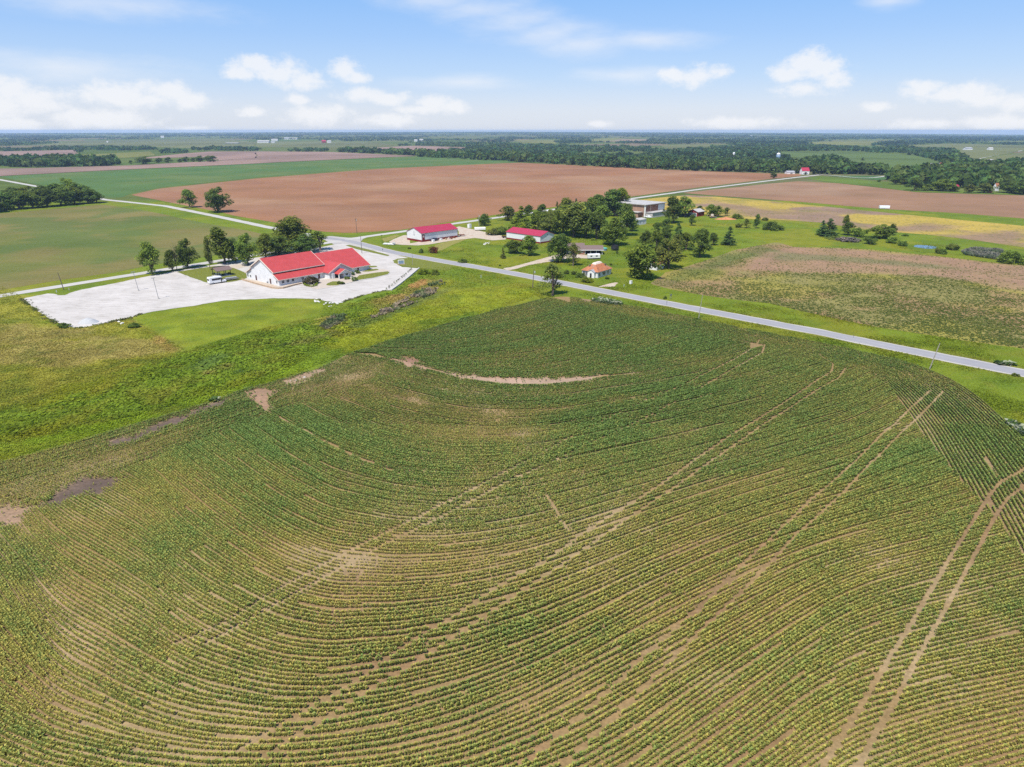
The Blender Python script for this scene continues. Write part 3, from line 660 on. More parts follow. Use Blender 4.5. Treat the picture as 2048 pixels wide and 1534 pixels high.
def soilcol(P):
    x, y = P[:, 0], P[:, 1]
    c = np.tile(np.array((0.222,0.150,0.070)), (len(P), 1))
    c = mixcol(c, (0.27,0.20,0.110), sstep(0.5, 0.68, fbm(x, y, 17, 81))*0.8)
    c = mixcol(c, (0.195,0.122,0.062), sstep(0.5, 0.68, fbm(x+40, y, 13, 82))*0.8)
    # pale washed soil along the lower left contour
    d, _ = segdist(P, GP([(-60,1010),(0,1060),(55,1150),(95,1230),(150,1300)])); c = mixcol(c, (0.36,0.265,0.17), sstep(5, 1, d)*0.5)
    for poly, col in BARE:
        i = np.where((x > poly[:, 0].min()-4) & (x < poly[:, 0].max()+4) & (y > poly[:, 1].min()-4) & (y < poly[:, 1].max()+4))[0]
        if len(i):
            w = np.zeros(len(P)); w[i] = sstep(-2.0, 1.2, sdist(P[i], poly)+(fbm(P[i, 0], P[i, 1], 2.2, 97, 3)-0.5)*4.0); c = mixcol(c, col, w*(0.75+0.25*fbm(x, y, 1.7, 98)))
    return c
grid_sheet('corn_field', P_CORN, 0.8, 0.05, soilcol, M['soil'])

def vigour(P):
    x, y = P[:, 0], P[:, 1]
    v = 0.52+0.7*(fbm(x, y, 20, 91, 4)-0.5)+0.5*(fbm(x+11, y, 6, 92, 3)-0.5)
    for pts, amt, fe in [([(500,800),(700,850),(880,900),(900,1000),(700,960),(560,900)], 0.28, 8), ([(1000,800),(1500,740),(1700,760),(1800,900),(1500,1000),(1200,900)], 0.2, 14),
            ([(700,705),(900,640),(1090,595),(1300,640),(1500,690),(1200,750),(1000,765),(800,725)], 0.3, 5), ([(1800,760),(2000,850),(2100,1000),(1950,960)], 0.22, 8), ([(400,820),(500,810),(640,900),(640,960),(500,900)], 0.35, 4),
            ([(780,1180),(900,1190),(880,1260),(700,1270)], 0.2, 5), ([(1750,900),(1900,950),(1900,1000),(1700,1000)], 0.2, 7),
            ([(700,800),(800,780),(1050,830),(1100,890),(900,880)], -0.28, 9), ([(600,1050),(900,1080),(1150,1100),(900,1180),(600,1180)], -0.22, 9), ([(0,1050),(250,1000),(420,1200),(250,1350),(0,1250)], -0.16, 7),
            ([(500,770),(750,740),(760,800),(650,800)], -0.2, 8), ([(1100,1420),(1700,1300),(2048,1250),(2048,1534),(1100,1534)], -0.12, 8), ([(1280,860),(1500,800),(1560,830),(1300,890)], -0.2, 6)]:
        v = v+amt*sstep(-fe, fe, sdist(P, GP(pts)))
    return v

def field_rows(guides, poly, bbox, pitch, maxx=2330):
    """planting rows: contour lines of a distance field blended between the surveyed rows"""
    xs = np.linspace(bbox[0], bbox[1], 420)
    ys = [np.interp(xs, [p[0] for p in g], [p[1] for p in g]) for g in guides]
    k = np.ones(9)/9
    ys = [np.convolve(np.pad(y, 4, mode='edge'), k, 'valid') for y in ys]
    lines = [Gn(xs, y) for y in ys]; rows = []; k2 = np.ones(21)/21
    def vdc(n):
        r, b = 0.0, 0.5
        while n: r += b*(n & 1); n >>= 1; b /= 2
        return r
    for i in range(len(lines)-1):
        a, b = lines[i], lines[i+1]; gy = np.maximum(a[:, 1]-b[:, 1], 0.05); ns = 24; fr = (np.arange(ns)+0.5)/ns
        def place(Yd):
            v = (FL*CT*HC-Yd*FL*ST)/(-Yd*CT-ST*HC); return np.stack([(xs-1024)*HC/(FL*ST-v*CT), Yd], -1)
        cosf = []
        for q in fr:   # how the true distance across the rows builds up from one surveyed row to the next
            l = place(a[:, 1]-gy*q); t = np.gradient(l, axis=0); c = np.abs(t[:, 0])/np.maximum(np.hypot(t[:, 0], t[:, 1]), 1e-6)
            cosf.append(np.convolve(np.pad(c, 10, mode='edge'), k2, 'valid'))
        cum = np.vstack([np.zeros(len(xs)), np.cumsum(np.array(cosf), 0)])/ns*gy; w = cum[-1]
        m = inpoly(place(a[:, 1]-gy*0.5), poly)
        if m.sum() < 3: m = np.ones(len(xs), bool)
        Nr = max(2, int(round(np.percentile(w[m], 97)/pitch))); f = np.clip(w/(Nr*pitch)*0.98, 0.02, 1)
        W = np.stack([np.clip((f-vdc(n))*4+0.5, 0, 1) for n in range(Nr)])
        S = (np.cumsum(W, 0)-W*0.5)/np.maximum(W.sum(0), 1e-6); sq = np.linspace(0, 1, ns+1)
        Q = np.stack([np.interp(S[:, k]*w[k], cum[:, k], sq) for k in range(len(xs))], 1)
        for n in range(Nr):   # rows keep their distance; where the strip narrows a row runs out
            rows.append((place(a[:, 1]-gy*Q[n]), i*53+n, W[n]))
    return rows

def offset_rows(edge, poly, depth, pitch, side):
    rows = []; e = smooth(resample(edge, 1.5), 30)
    t = np.gradient(e, axis=0); t /= np.hypot(*t.T)[:, None]; nrm = np.stack([-t[:, 1], t[:, 0]], 1)*side
    for n in range(int(depth/pitch)): rows.append((e+nrm*(0.5+n*pitch), n, None))
    return rows

def build_corn():
    Pt = []; Ph = []; Rf = []; Bd = []
    def sow(rows, inside, seedk):
        for line, n, gap in rows:
            l = resample(line, 0.05) if False else line
            d = np.r_[0, np.cumsum(np.hypot(*np.diff(l, axis=0).T))]
            mid = l.mean(0); s = np.arange(0, d[-1], 0.155)
            s = s+RNG.uniform(-0.05, 0.05, len(s))
            p = np.stack([np.interp(s, d, l[:, 0]), np.interp(s, d, l[:, 1])], 1)
            tt = np.stack([np.interp(s+0.1, d, l[:, 0]), np.interp(s+0.1, d, l[:, 1])], 1)-p
            nr = np.stack([-tt[:, 1], tt[:, 0]], 1)/np.maximum(np.hypot(*tt.T), 1e-6)[:, None]
            ok = (p[:, 1] > 40) & (np.abs(p[:, 0]) < 0.88*p[:, 1]+22)
            if gap is not None:   # where contours pinch together every second row ends
                ok &= np.interp(s, d, gap) > 0.5
            p, nr = p[ok], nr[ok]
            if len(p) == 0: continue
            m = inside(p); p, nr = p[m], nr[m]
            if len(p) == 0: continue
            p = p+nr*(RNG.normal(0, 0.022, len(p))+0.05*np.sin(p[:, 0]*0.35+n))[:, None]
            rowf = 1+0.10*math.sin(n*2.4+seedk)*math.sin(n*0.77)-(0.18 if (n*7+seedk) % 16 == 3 else 0)
            Pt.append(p); Ph.append(np.arctan2(nr[:, 1], nr[:, 0])); Rf.append(np.full(len(p), rowf)); nn = np.full(len(p), n/10.0+seedk*31); Bd.append(0.65*(vnoise(nn, p[:, 0]/45.0, 151)-0.5)+0.35*(vnoise(nn*3.1, p[:, 0]/20.0, 152)-0.5))
    inC = lambda p: inpoly(p, P_CORN)
    main = field_rows(GUIDES, P_CORN, (-450, 2450), 0.745)
    sow(main, lambda p: inC(p) & ~inpoly(p, P_HL) & ~inpoly(p, P_HR) & ~inpoly(p, P_UP), 1)
    sow(field_rows(GUP, P_UP, (500, 1650), 0.76), lambda p: inC(p) & inpoly(p, P_UP) & ~inpoly(p, P_HL) & ~inpoly(p, P_HR), 2)
    sow(offset_rows(GP([(-300,1010),(-150,965),(0,922),(130,890),(300,837),(430,800),(480,780),(560,757),(640,734),(690,712),(780,690),(830,672)]), P_HL, 30, 0.76, -1), lambda p: inC(p) & inpoly(p, P_HL), 3)
    sow(offset_rows(GP([(1080,585),(1126,591),(1215,601),(1300,617),(1393,636),(1483,655),(1665,689),(1811,722),(1899,755),(1957,792),(2012,843),(2048,879),(2150,998),(2300,1198),(2400,1400)]), P_HR, 40, 0.76, -1), lambda p: inC(p) & inpoly(p, P_HR) & ~inpoly(p, P_HL), 4)
    P = np.vstack(Pt); ang = np.concatenate(Ph); rf = np.concatenate(Rf); v = vigour(P)+0.6*np.concatenate(Bd)
    keep = RNG.random(len(P)) < np.clip(0.95-0.45*sstep(0.22, -0.05, v), 0.3, 0.95)
    for t, w in zip(TRACKS, TRW):
        box = (P[:, 0] > t[:, 0].min()-2) & (P[:, 0] < t[:, 0].max()+2) & (P[:, 1] > t[:, 1].min()-2) & (P[:, 1] < t[:, 1].max()+2)
        i = np.where(box & keep)[0]
        if len(i): keep[i[segdist(P[i], t)[0] < w*(0.75+0.5*RNG.random(len(i)))]] = False
    for poly, _ in BARE:
        i = np.where(keep)[0]; i = i[(P[i, 0] > poly[:, 0].min()-3) & (P[i, 0] < poly[:, 0].max()+3) & (P[i, 1] > poly[:, 1].min()-3) & (P[i, 1] < poly[:, 1].max()+3)]
        if len(i):
            s = sdist(P[i], poly)+(fbm(P[i, 0], P[i, 1], 2.2, 97, 3)-0.5)*4.5; keep[i[RNG.random(len(i)) < 0.97*sstep(-1.3, 1.0, s)]] = False
    keep &= ~((P[:, 1] > 150) & (RNG.random(len(P)) < 0.08))
    P, ang, rf, v = P[keep], ang[keep], rf[keep], v[keep]
    print('corn plants', len(P))
    n = len(P); dist = P[:, 1]
    h = np.clip((0.52+0.36*v)*rf, 0.25, 1.0)*RNG.uniform(0.8, 1.15, n)
    # leaf colour: dark green where vigorous, yellowed on the poor ground
    x, y = P[:, 0], P[:, 1]
    yel = np.clip(0.66-0.75*v+0.45*(fbm(x, y, 30, 95)-0.5)+0.30*sstep(170, 60, y)+RNG.normal(0, 0.2, n), 0, 1)
    base = np.array([0.125, 0.185, 0.055])*(1-yel[:, None])+np.array([0.31, 0.258, 0.072])*yel[:, None]
    base = base*np.array([1.16, 1.16, 1.0])*RNG.uniform(0.78, 1.22, (n, 1))
    V = []; C = []
    for li in range(6):
        use = np.ones(n, bool) if li < 4 else dist < 135
        m = use.sum(); hh = h[use]; wide = np.where(dist[use] > 135, 1.75, 1.12)
        a = ang[use]+(math.pi if li % 2 else 0)+RNG.normal(0, 0.75, m); el = RNG.uniform(0.8, 1.35, m) if li < 5 else RNG.uniform(1.2, 1.5, m)
        L = hh*RNG.uniform(0.27, 0.42, m)*(0.94+0.2*np.clip(v[use], 0, 1)); w = np.clip(0.085*hh/0.7, 0.045, 0.095)*RNG.uniform(0.8, 1.3, m)*wide
        z0 = hh*((0.12+0.11*li) if li < 5 else 0.55); dx, dy = np.cos(a), np.sin(a)
        b0 = np.stack([P[use, 0], P[use, 1], z0+0.05], 1)
        ce, se = np.cos(el), np.sin(el)
        mid = b0+np.stack([dx*ce, dy*ce, se], 1)*(L*0.55)[:, None]
        tip = mid+np.stack([dx*np.cos(el-0.9), dy*np.cos(el-0.9), np.sin(el-0.9)], 1)*(L*0.55)[:, None]
        sd = np.stack([-dy, dx, np.zeros(m)], 1)*w[:, None]
        V.append(np.stack([b0, mid+sd, tip, mid-sd], 1))
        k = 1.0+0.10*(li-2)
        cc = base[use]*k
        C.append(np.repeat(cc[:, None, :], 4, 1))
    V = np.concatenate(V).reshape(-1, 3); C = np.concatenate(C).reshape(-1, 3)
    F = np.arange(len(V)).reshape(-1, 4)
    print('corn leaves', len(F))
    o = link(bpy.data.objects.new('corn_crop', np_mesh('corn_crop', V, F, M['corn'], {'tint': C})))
    stuff(o, 'young green and yellowing corn planted in curving contour rows', 'corn')
build_corn()

# ------------------------------------------------------------------ loose cover: grass, weeds, bean plants
def blades(name, P, size, col, mat, label, cat, up=0.75, per=3):
    n = len(P); V = []; C = []
    for k in range(per):
        a = RNG.uniform(0, 6.283, n); el = RNG.uniform(up-0.45, up+0.45, n); L = size*RNG.uniform(0.7, 1.3, n); w = L*RNG.uniform(0.28, 0.5, n)
        b0 = np.stack([P[:, 0]+RNG.normal(0, 0.25, n)*size, P[:, 1]+RNG.normal(0, 0.25, n)*size, P[:, 2]+0.01], 1)
        d = np.stack([np.cos(a)*np.cos(el), np.sin(a)*np.cos(el), np.sin(el)], 1); sd = np.stack([-np.sin(a), np.cos(a), 0*a], 1)*w[:, None]
        mid = b0+d*(L*0.6)[:, None]; d2 = np.stack([np.cos(a)*np.cos(el-0.7), np.sin(a)*np.cos(el-0.7), np.sin(el-0.7)], 1)
        V.append(np.stack([b0, mid+sd, mid+d2*(L*0.5)[:, None], mid-sd], 1)); C.append(np.repeat((col*RNG.uniform(0.75, 1.25, (n, 1)))[:, None, :], 4, 1))
    V = np.concatenate(V).reshape(-1, 3); C = np.concatenate(C).reshape(-1, 3)
    o = link(bpy.data.objects.new(name, np_mesh(name, V, np.arange(len(V)).reshape(-1, 4), mat, {'tint': C})))
    return stuff(o, label, cat)

def screen_points(pts, n):
    """points spread evenly over the area an outline covers in the photograph"""
    p = np.array(pts, float); lo, hi = p.min(0), p.max(0)
    q = RNG.uniform(lo, hi, (int(n*(hi-lo).prod()/max(1, abs(0.5*np.sum(p[:, 0]*np.roll(p[:, 1], 1)-p[:, 1]*np.roll(p[:, 0], 1))))), 2))
    return q[inpoly(q, p)]

def cover():
    q = screen_points([(-60,540),(60,600),(160,657),(262,637),(400,612),(640,600),(690,608),(785,584),(842,538),(905,532),(1000,548),(1090,585),(1000,617),(760,687),(690,711),(560,759),(430,802),(130,892),(-60,940)], 70000)
    P = Gn(q[:, 0], q[:, 1]); keep = ~inpoly(P, P_LOT) & ~inpoly(P, P_CORN); P = P[keep]
    mown = np.maximum(sstep(-1, 1, sdist(P, ZONES[6][0])), 0); lush = sstep(-4, 4, sdist(P, ZONES[3][0]))
    size = (0.38+0.5*lush*(0.5+fbm(P[:, 0], P[:, 1], 5, 101))+0.1*RNG.random(len(P)))*(1-0.72*mown)
    size *= 0.45+0.8*fbm(P[:, 0], P[:, 1], 9, 102)
    c = veg(P)*1.45
    blades('meadow_grass', np.column_stack([P, np.full(len(P), 0.02)]), size, c, M['blade'], 'rough meadow grass and weeds between car park and corn', 'grass', 0.55, 3)
    q = screen_points([(1040,560),(1500,645),(2100,765),(2100,1000),(2048,885),(1957,797),(1811,727),(1483,660),(1300,622),(1126,596),(1090,600),(1000,560),(850,525)], 16000)
    q2 = screen_points([(830,505),(1000,470),(1230,410),(1330,430),(1560,440),(1650,470),(2060,545),(2060,515),(1730,470),(1560,440),(1500,500),(1404,523),(1297,568),(1400,590),(1600,624),(2060,702),(2060,745),(1665,664),(1373,608),(1073,550)], 52000)
    q = np.vstack([q, q2]); P = Gn(q[:, 0], q[:, 1])
    keep = ~inpoly(P, P_CORN) & ~inpoly(P, P_BEAN) & (segdist(P, L_ROAD)[0] > 4.0) & (segdist(P, L_CROSS)[0] > 4.0)
    for e in EXCL: keep &= ~inpoly(P, e)
    P = P[keep]; n0 = len(P)
    size = (0.10+0.34*sstep(0.35, 0.75, fbm(P[:, 0], P[:, 1], 11, 103)))
    blades('verge_grass', np.column_stack([P, np.full(len(P), 0.02)]), size, veg(P)*1.3, M['blade'], 'green grass on the road verges and around the farmhouses', 'grass', 0.55, 2)
    q = screen_points([(1297,566),(1404,521),(1520,488),(1588,492),(1741,497),(2060,530),(2060,700),(1848,671),(1687,643),(1540,608),(1394,589)], 60000)
    P = Gn(q[:, 0], q[:, 1]); P = P[inpoly(P, P_BEAN)]
    dens = fbm(P[:, 0], P[:, 1], 7, 104)*0.6+fbm(P[:, 0], P[:, 1], 24, 61)*0.9
    bare = sstep(-4, 4, sdist(P, GP([(1480,540),(1520,505),(1590,495),(1741,500),(2003,528),(2048,533),(2300,560),(2300,605),(2048,581),(1960,565),(1860,553),(1700,545),(1600,545)])))
    P = P[RNG.random(len(P)) < np.clip((dens-0.5)*1.3, 0.04, 0.6)*(1-0.8*bare)]
    c = np.tile([0.085, 0.125, 0.034], (len(P), 1)); c = mixcol(c, (0.18, 0.19, 0.04), RNG.random(len(P))**1.3)
    blades('bean_crop', np.column_stack([P, np.full(len(P), 0.055)]), np.full(len(P), 0.42), c, M['blade'], 'patchy bean plants on brown soil beyond the paved road', 'beans', 0.5, 4)
    # weeds creeping over the ragged edge of the car park
    E = resample(GP([(44,598),(62,611),(80,624),(100,638),(120,647),(137,654),(160,656),(190,651),(215,646),(262,636),(290,626)]), 0.12); E = np.vstack([E, E, resample(GP([(640,598),(650,602),(665,605),(682,606),(705,598),(735,588),(772,581)]), 0.15)])
    E = E+RNG.normal(0, 0.75, E.shape)*RNG.random((len(E), 1))+np.array([-0.25, -0.3]); E = E[RNG.random(len(E)) < sstep(0.3, 0.6, fbm(E[:, 0], E[:, 1], 3.5, 161))]
    c = mixcol(np.tile([0.09, 0.13, 0.03], (len(E), 1)), (0.19, 0.14, 0.08), RNG.random(len(E))**2)
    blades('edge_weeds', np.column_stack([E, np.full(len(E), 0.06)]), RNG.uniform(0.25, 0.6, len(E)), c, M['blade'], 'weeds creeping over the ragged edges of the gravel car park', 'weeds', 0.7, 3)
    # white flowering weeds on the corn field corner and beside the road
    W = []
    for pts, n in (([(1185,600),(1200,599),(1240,606),(1246,611),(1225,610),(1190,604)], 420), ([(1990,725),(2020,728),(2030,731),(2000,730)], 40), ([(2015,845),(2030,850),(2046,868),(2040,872)], 120), ([(425,803),(432,800),(436,803)], 6)):
        q = screen_points(pts, n); W.append(Gn(q[:, 0], q[:, 1]))
    P = np.vstack(W); k = RNG.random(len(P))[:, None]; c = np.where(k > 0.62, np.array([[0.38, 0.40, 0.27]]), np.array([[0.07, 0.12, 0.03]]))
    blades('flowering_weeds', np.column_stack([P, np.full(len(P), 0.05)]), RNG.uniform(0.7, 1.3, len(P)), c, M['blade'], 'white flowering weeds clumped along the corn field corner by the road', 'weeds', 0.8, 5)
cover()
# ------------------------------------------------------------------ trees
def leaf_cloud(centres, radii, per, size, seed, flat=1.0, tint_spread=0.22, droop=0.0):
    """leaf sprays scattered through clumps; returns verts, tint"""
    r = np.random.default_rng(seed); V = []; T = []
    for c, rad in zip(centres, radii):
        n = max(8, int(per*(rad/np.mean(radii))**2)); d = r.normal(0, 1, (n, 3)); d /= np.linalg.norm(d, axis=1)[:, None]
        p = np.array(c)+d*np.array([1, 1, flat])*(rad*r.uniform(0.45, 1.08, n)**0.6)[:, None]
        nr = d*0.6+r.normal(0, 0.55, (n, 3))+np.array([0, 0, 0.75-droop]); nr /= np.linalg.norm(nr, axis=1)[:, None]
        u = np.cross(nr, r.normal(0, 1, (n, 3))); u /= np.linalg.norm(u, axis=1)[:, None]; w = np.cross(nr, u)
        s = size*r.uniform(0.6, 1.35, n)[:, None]
        V.append(np.stack([p-u*s, p+w*s*0.55+nr*s*0.12, p+u*s, p-w*s*0.55+nr*s*0.12], 1))
        T.append(np.repeat(np.clip(0.5+r.normal(0, tint_spread)*0.7+r.normal(0, tint_spread, n), 0, 1)[:, None], 4, 1))
    return np.concatenate(V).reshape(-1, 3), np.concatenate(T).ravel()

def make_tree(kind, seed):
    """unit tree, 10 m tall: (trunk mesh builder, crown verts, tint)"""
    r = np.random.default_rng(seed); tr = MB(); cen = []; rad = []
    def limb(p0, p1, r0, r1, wob=0.3):
        pts = [np.array(p0)+(np.array(p1)-np.array(p0))*t+(r.normal(0, wob, 3)*(0 < t < 1)) for t in (0, 0.35, 0.7, 1)]
        tr.tube([tuple(p) for p in pts], list(np.linspace(r0, r1, 4)), 6)
    if kind in ('round', 'tall', 'sparse', 'wide'):
        W, bot = {'round': (3.5, 1.1), 'tall': (2.6, 1.0), 'sparse': (3.0, 1.5), 'wide': (4.3, 0.7)}[kind]
        n = {'round': 58, 'tall': 50, 'sparse': 32, 'wide': 72}[kind]
        hub = np.array([0, 0, bot+0.6]); limb((0, 0, -0.3), hub, 0.30, 0.22, 0.08)
        lean = r.normal(0, 0.5, 2)
        lobes = [(r.uniform(0, 6.28), r.uniform(0.25, 0.8), r.uniform(0.3, 0.95)) for _ in range(6)]
        for i in range(n):
            if i < n*0.55:
                a, q, hz = lobes[i % 6]; a += r.normal(0, 0.4); q = np.clip(q+r.normal(0, 0.18), 0, 1); hz = np.clip(hz+r.normal(0, 0.14), 0.02, 1)
            else: a, q, hz = r.uniform(0, 6.28), math.sqrt(r.uniform(0, 1)), r.uniform(0, 1)
            prof = math.sin(math.pi*(0.10+0.84*hz)**0.8)**0.75
            R = W*prof*q; z = bot+0.5+hz*(9.0-bot)
            cen.append((R*math.cos(a)+lean[0]*hz, R*math.sin(a)+lean[1]*hz, z)); rad.append(r.uniform(0.75, 1.25)*(0.85 if kind == 'sparse' else 1))
        for k in range(9): limb(hub+np.array([0, 0, r.uniform(-0.5, 0.4)]), np.array(cen[k*2 % n])*np.array([0.85, 0.85, 0.95]), 0.16, 0.04)
        limb(hub, (lean[0]*0.8, lean[1]*0.8, 8.6), 0.2, 0.04)
        per = {'round': 62, 'tall': 60, 'sparse': 48, 'wide': 62}[kind]; sz = 0.30 if kind != 'sparse' else 0.27
        V, T = leaf_cloud(cen, rad, per, sz, seed+1)
    elif kind == 'cone':
        limb((0, 0, -0.3), (0, 0, 9.7), 0.24, 0.03, 0.03)
        for lev in range(15):
            z = 1.0+lev*0.6; R = 2.9*(1-lev/15.5)**0.85*r.uniform(0.85, 1.1)
            for k in range(max(3, int(8*(1-lev/18)))):
                a = r.uniform(0, 6.28)
                for q in (0.4, 0.8): cen.append((R*q*math.cos(a), R*q*math.sin(a), z-q*0.35+r.normal(0, 0.12))); rad.append(0.62*(1-0.45*lev/15))
                limb((0, 0, z), (R*0.85*math.cos(a), R*0.85*math.sin(a), z-0.3), 0.05, 0.015, 0.02)
        V, T = leaf_cloud(cen, rad, 20, 0.24, seed+1, 0.45)
    elif kind == 'bush':
        for i in range(22):
            a, q = r.uniform(0, 6.28), math.sqrt(r.uniform(0, 1)); hz = r.uniform(0, 1)*(1-q*0.6)
            cen.append((5.0*q*math.cos(a), 5.0*q*math.sin(a), 1.2+hz*7.2)); rad.append(r.uniform(1.3, 2.0))
            if i < 8: limb((r.normal(0, 0.3), r.normal(0, 0.3), -0.3), np.array(cen[-1])*0.85, 0.22, 0.06)
        V, T = leaf_cloud(cen, rad, 75, 0.5, seed+1)
    elif kind == 'bare':
        limb((0, 0, -0.3), (0.2, 0.1, 5), 0.25, 0.14, 0.1)
        for k in range(26):
            a = r.uniform(0, 6.28); z = r.uniform(2, 5); e = (r.uniform(1, 3)*math.cos(a), r.uniform(1, 3)*math.sin(a), z+r.uniform(2, 5))
            limb((0.1, 0.05, z), e, 0.10, 0.015); cen.append(e); rad.append(0.7)
        V, T = leaf_cloud(cen, rad, 9, 0.16, seed+1)
    k = 10.0/max(v[2] for v in V)
    return tr, V, T
TREES = {}
def proto(kind, seed):
    if (kind, seed) not in TREES:
        tr, V, T = make_tree(kind, seed)
        me = bpy.data.meshes.new('trunk'); me.from_pydata(tr.v, [], tr.f); me.materials.append(M['bark'])
        TREES[kind, seed] = (me, V, T, {})
    return TREES[kind, seed]
def crown_mesh(kind, seed, mat):
    me, V, T, cache = proto(kind, seed)
    if mat not in cache: cache[mat] = np_mesh('crown', V, np.arange(len(V)).reshape(-1, 4), M[mat], {'tint': T})
    return me, cache[mat]
def tree(name, label, bx, by, top, wide, kind='round', mat='leaf_mid', group=None, cat='tree', far=False, bark=None):
    """a tree whose foot is at (bx,by) in the photograph, as tall and as wide as it shows there"""
    if far: p = Gfar(np.array([bx]), np.array([by]))[0]; X, Y = float(p[0]), float(p[1])
    else: X, Y = G(bx, by)
    Z = float(gz(X, Y)); lo, hi = 0.2, 40
    for _ in range(40):
        m = (lo+hi)/2; dz = Z+m-HC; c = Y*CT-dz*ST; u = Y*ST+dz*CT
        if 767-FL*u/c > top: lo = m
        else: hi = m
    h = lo*1.02; w = wide*1.12*(Y*CT+(HC-Z)*ST)/FL
    base = {'round': 7.6, 'tall': 6.0, 'sparse': 7.0, 'wide': 9.4, 'cone': 6.0, 'bush': 12.0, 'bare': 6.0}[kind]
    seed = {'round': (1, 2, 3), 'tall': (4, 5), 'sparse': (6, 7), 'wide': (8, 9), 'cone': (10, 11), 'bush': (12, 13), 'bare': (14,)}[kind]
    s = seed[int(bx*7+by*3) % len(seed)]
    me, cr = crown_mesh(kind, s, mat)
    t = thing(name, label, cat, (X, Y, Z+0.02), random.uniform(0, 6.28), group)
    sxy = w/base; t.scale = (sxy, sxy, h/10.0)
    a = link(bpy.data.objects.new('trunk' if cat != 'bush' else 'stem', me)); a.parent = t
    b = link(bpy.data.objects.new('crown' if cat != 'bush' else 'foliage', cr)); b.parent = t
    return t

T_ = tree
# row along the cross road beside the car park
g = 'trees along the gravel cross road by the car park'
T_('tree', 'first tree of the row at the car park corner, full green crown', 305,549,488,38,'tall','leaf_mid',g)
T_('tree', 'low leaning tree second in the row along the car park edge', 346,542,502,27,'round','leaf_dark',g)
T_('tree', 'thin half bare tree beside the low leaning tree at the car park edge', 354,541.5,484,16,'bare','leaf_olive',g)
T_('tree', 'broad twin trunked tree with greyish crown between car park and cross road', 377,536,477,38,'round','leaf_dark',g)
T_('tree', 'slim upright tree with thin crown just left of the picnic shelter', 420,537,477,14,'tall','leaf_olive',g)
T_('tree', 'tall full tree directly behind the picnic shelter roof', 450,527,458,46,'tall','leaf_mid',g)
T_('tree', 'dense tree between the picnic shelter and the church gable', 497,530,466,42,'round','leaf_mid',g)
T_('tree', 'small shaded tree behind the tall one at the picnic shelter', 471,524,476,30,'round','leaf_dark',g)
T_('tree', 'low dark tree behind the left end of the red church roof', 560,509,472,56,'round','leaf_dark',g)
T_('tree', 'rounded green tree between the church gable tree and the low dark roof tree', 532,516,470,40,'round','leaf_mid',g)
T_('tree', 'largest spreading tree rising behind the middle of the red church roof', 590,500,434,82,'wide','leaf_mid',g)
T_('tree', 'open crowned tree behind the church nearest the road junction', 641,501,463,52,'sparse','leaf_mid',g)
T_('tree', 'rounded dark tree between the largest tree and the junction tree behind the church', 612,506,468,48,'round','leaf_dark',g)
# in the verge by the ploughed field
T_('tree', 'smaller of the two round trees at the corner of the ploughed field', 379,415,381,35,'round','leaf_mid')
T_('tree', 'larger ragged tree casting shadow at the corner of the ploughed field', 437,424,374,48,'round','leaf_dark')
# grove by the farm road
gg = 'grove trees beside the upper left farm road'
for i, (bx, by, tp, w, k, m) in enumerate([(10,420,384,60,'wide','leaf_dark'),(38,418,380,50,'round','leaf_dark'),(66,416,384,46,'round','leaf_mid'),(96,413,378,50,'wide','leaf_dark'),(122,411,374,48,'round','leaf_dark'),(150,408,372,48,'round','leaf_mid'),(176,407,378,44,'wide','leaf_dark'),(194,405,384,30,'round','leaf_dark'),
        (24,406,374,52,'round','leaf_dark'),(56,404,372,46,'round','leaf_mid'),(84,403,370,44,'round','leaf_dark'),(112,401,369,46,'round','leaf_dark'),(164,400,367,44,'round','leaf_dark'),(-15,425,386,60,'wide','leaf_dark'),(-20,408,378,50,'round','leaf_mid')]):
    T_('tree', 'dense dark green tree in the grove between left bean field and farm road', bx, by, tp, w, k, m, gg)
T_('tree', 'tallest tree of the left grove, standing above its neighbours beside the farm road', 140,400,356,42,'round','leaf_mid', gg)
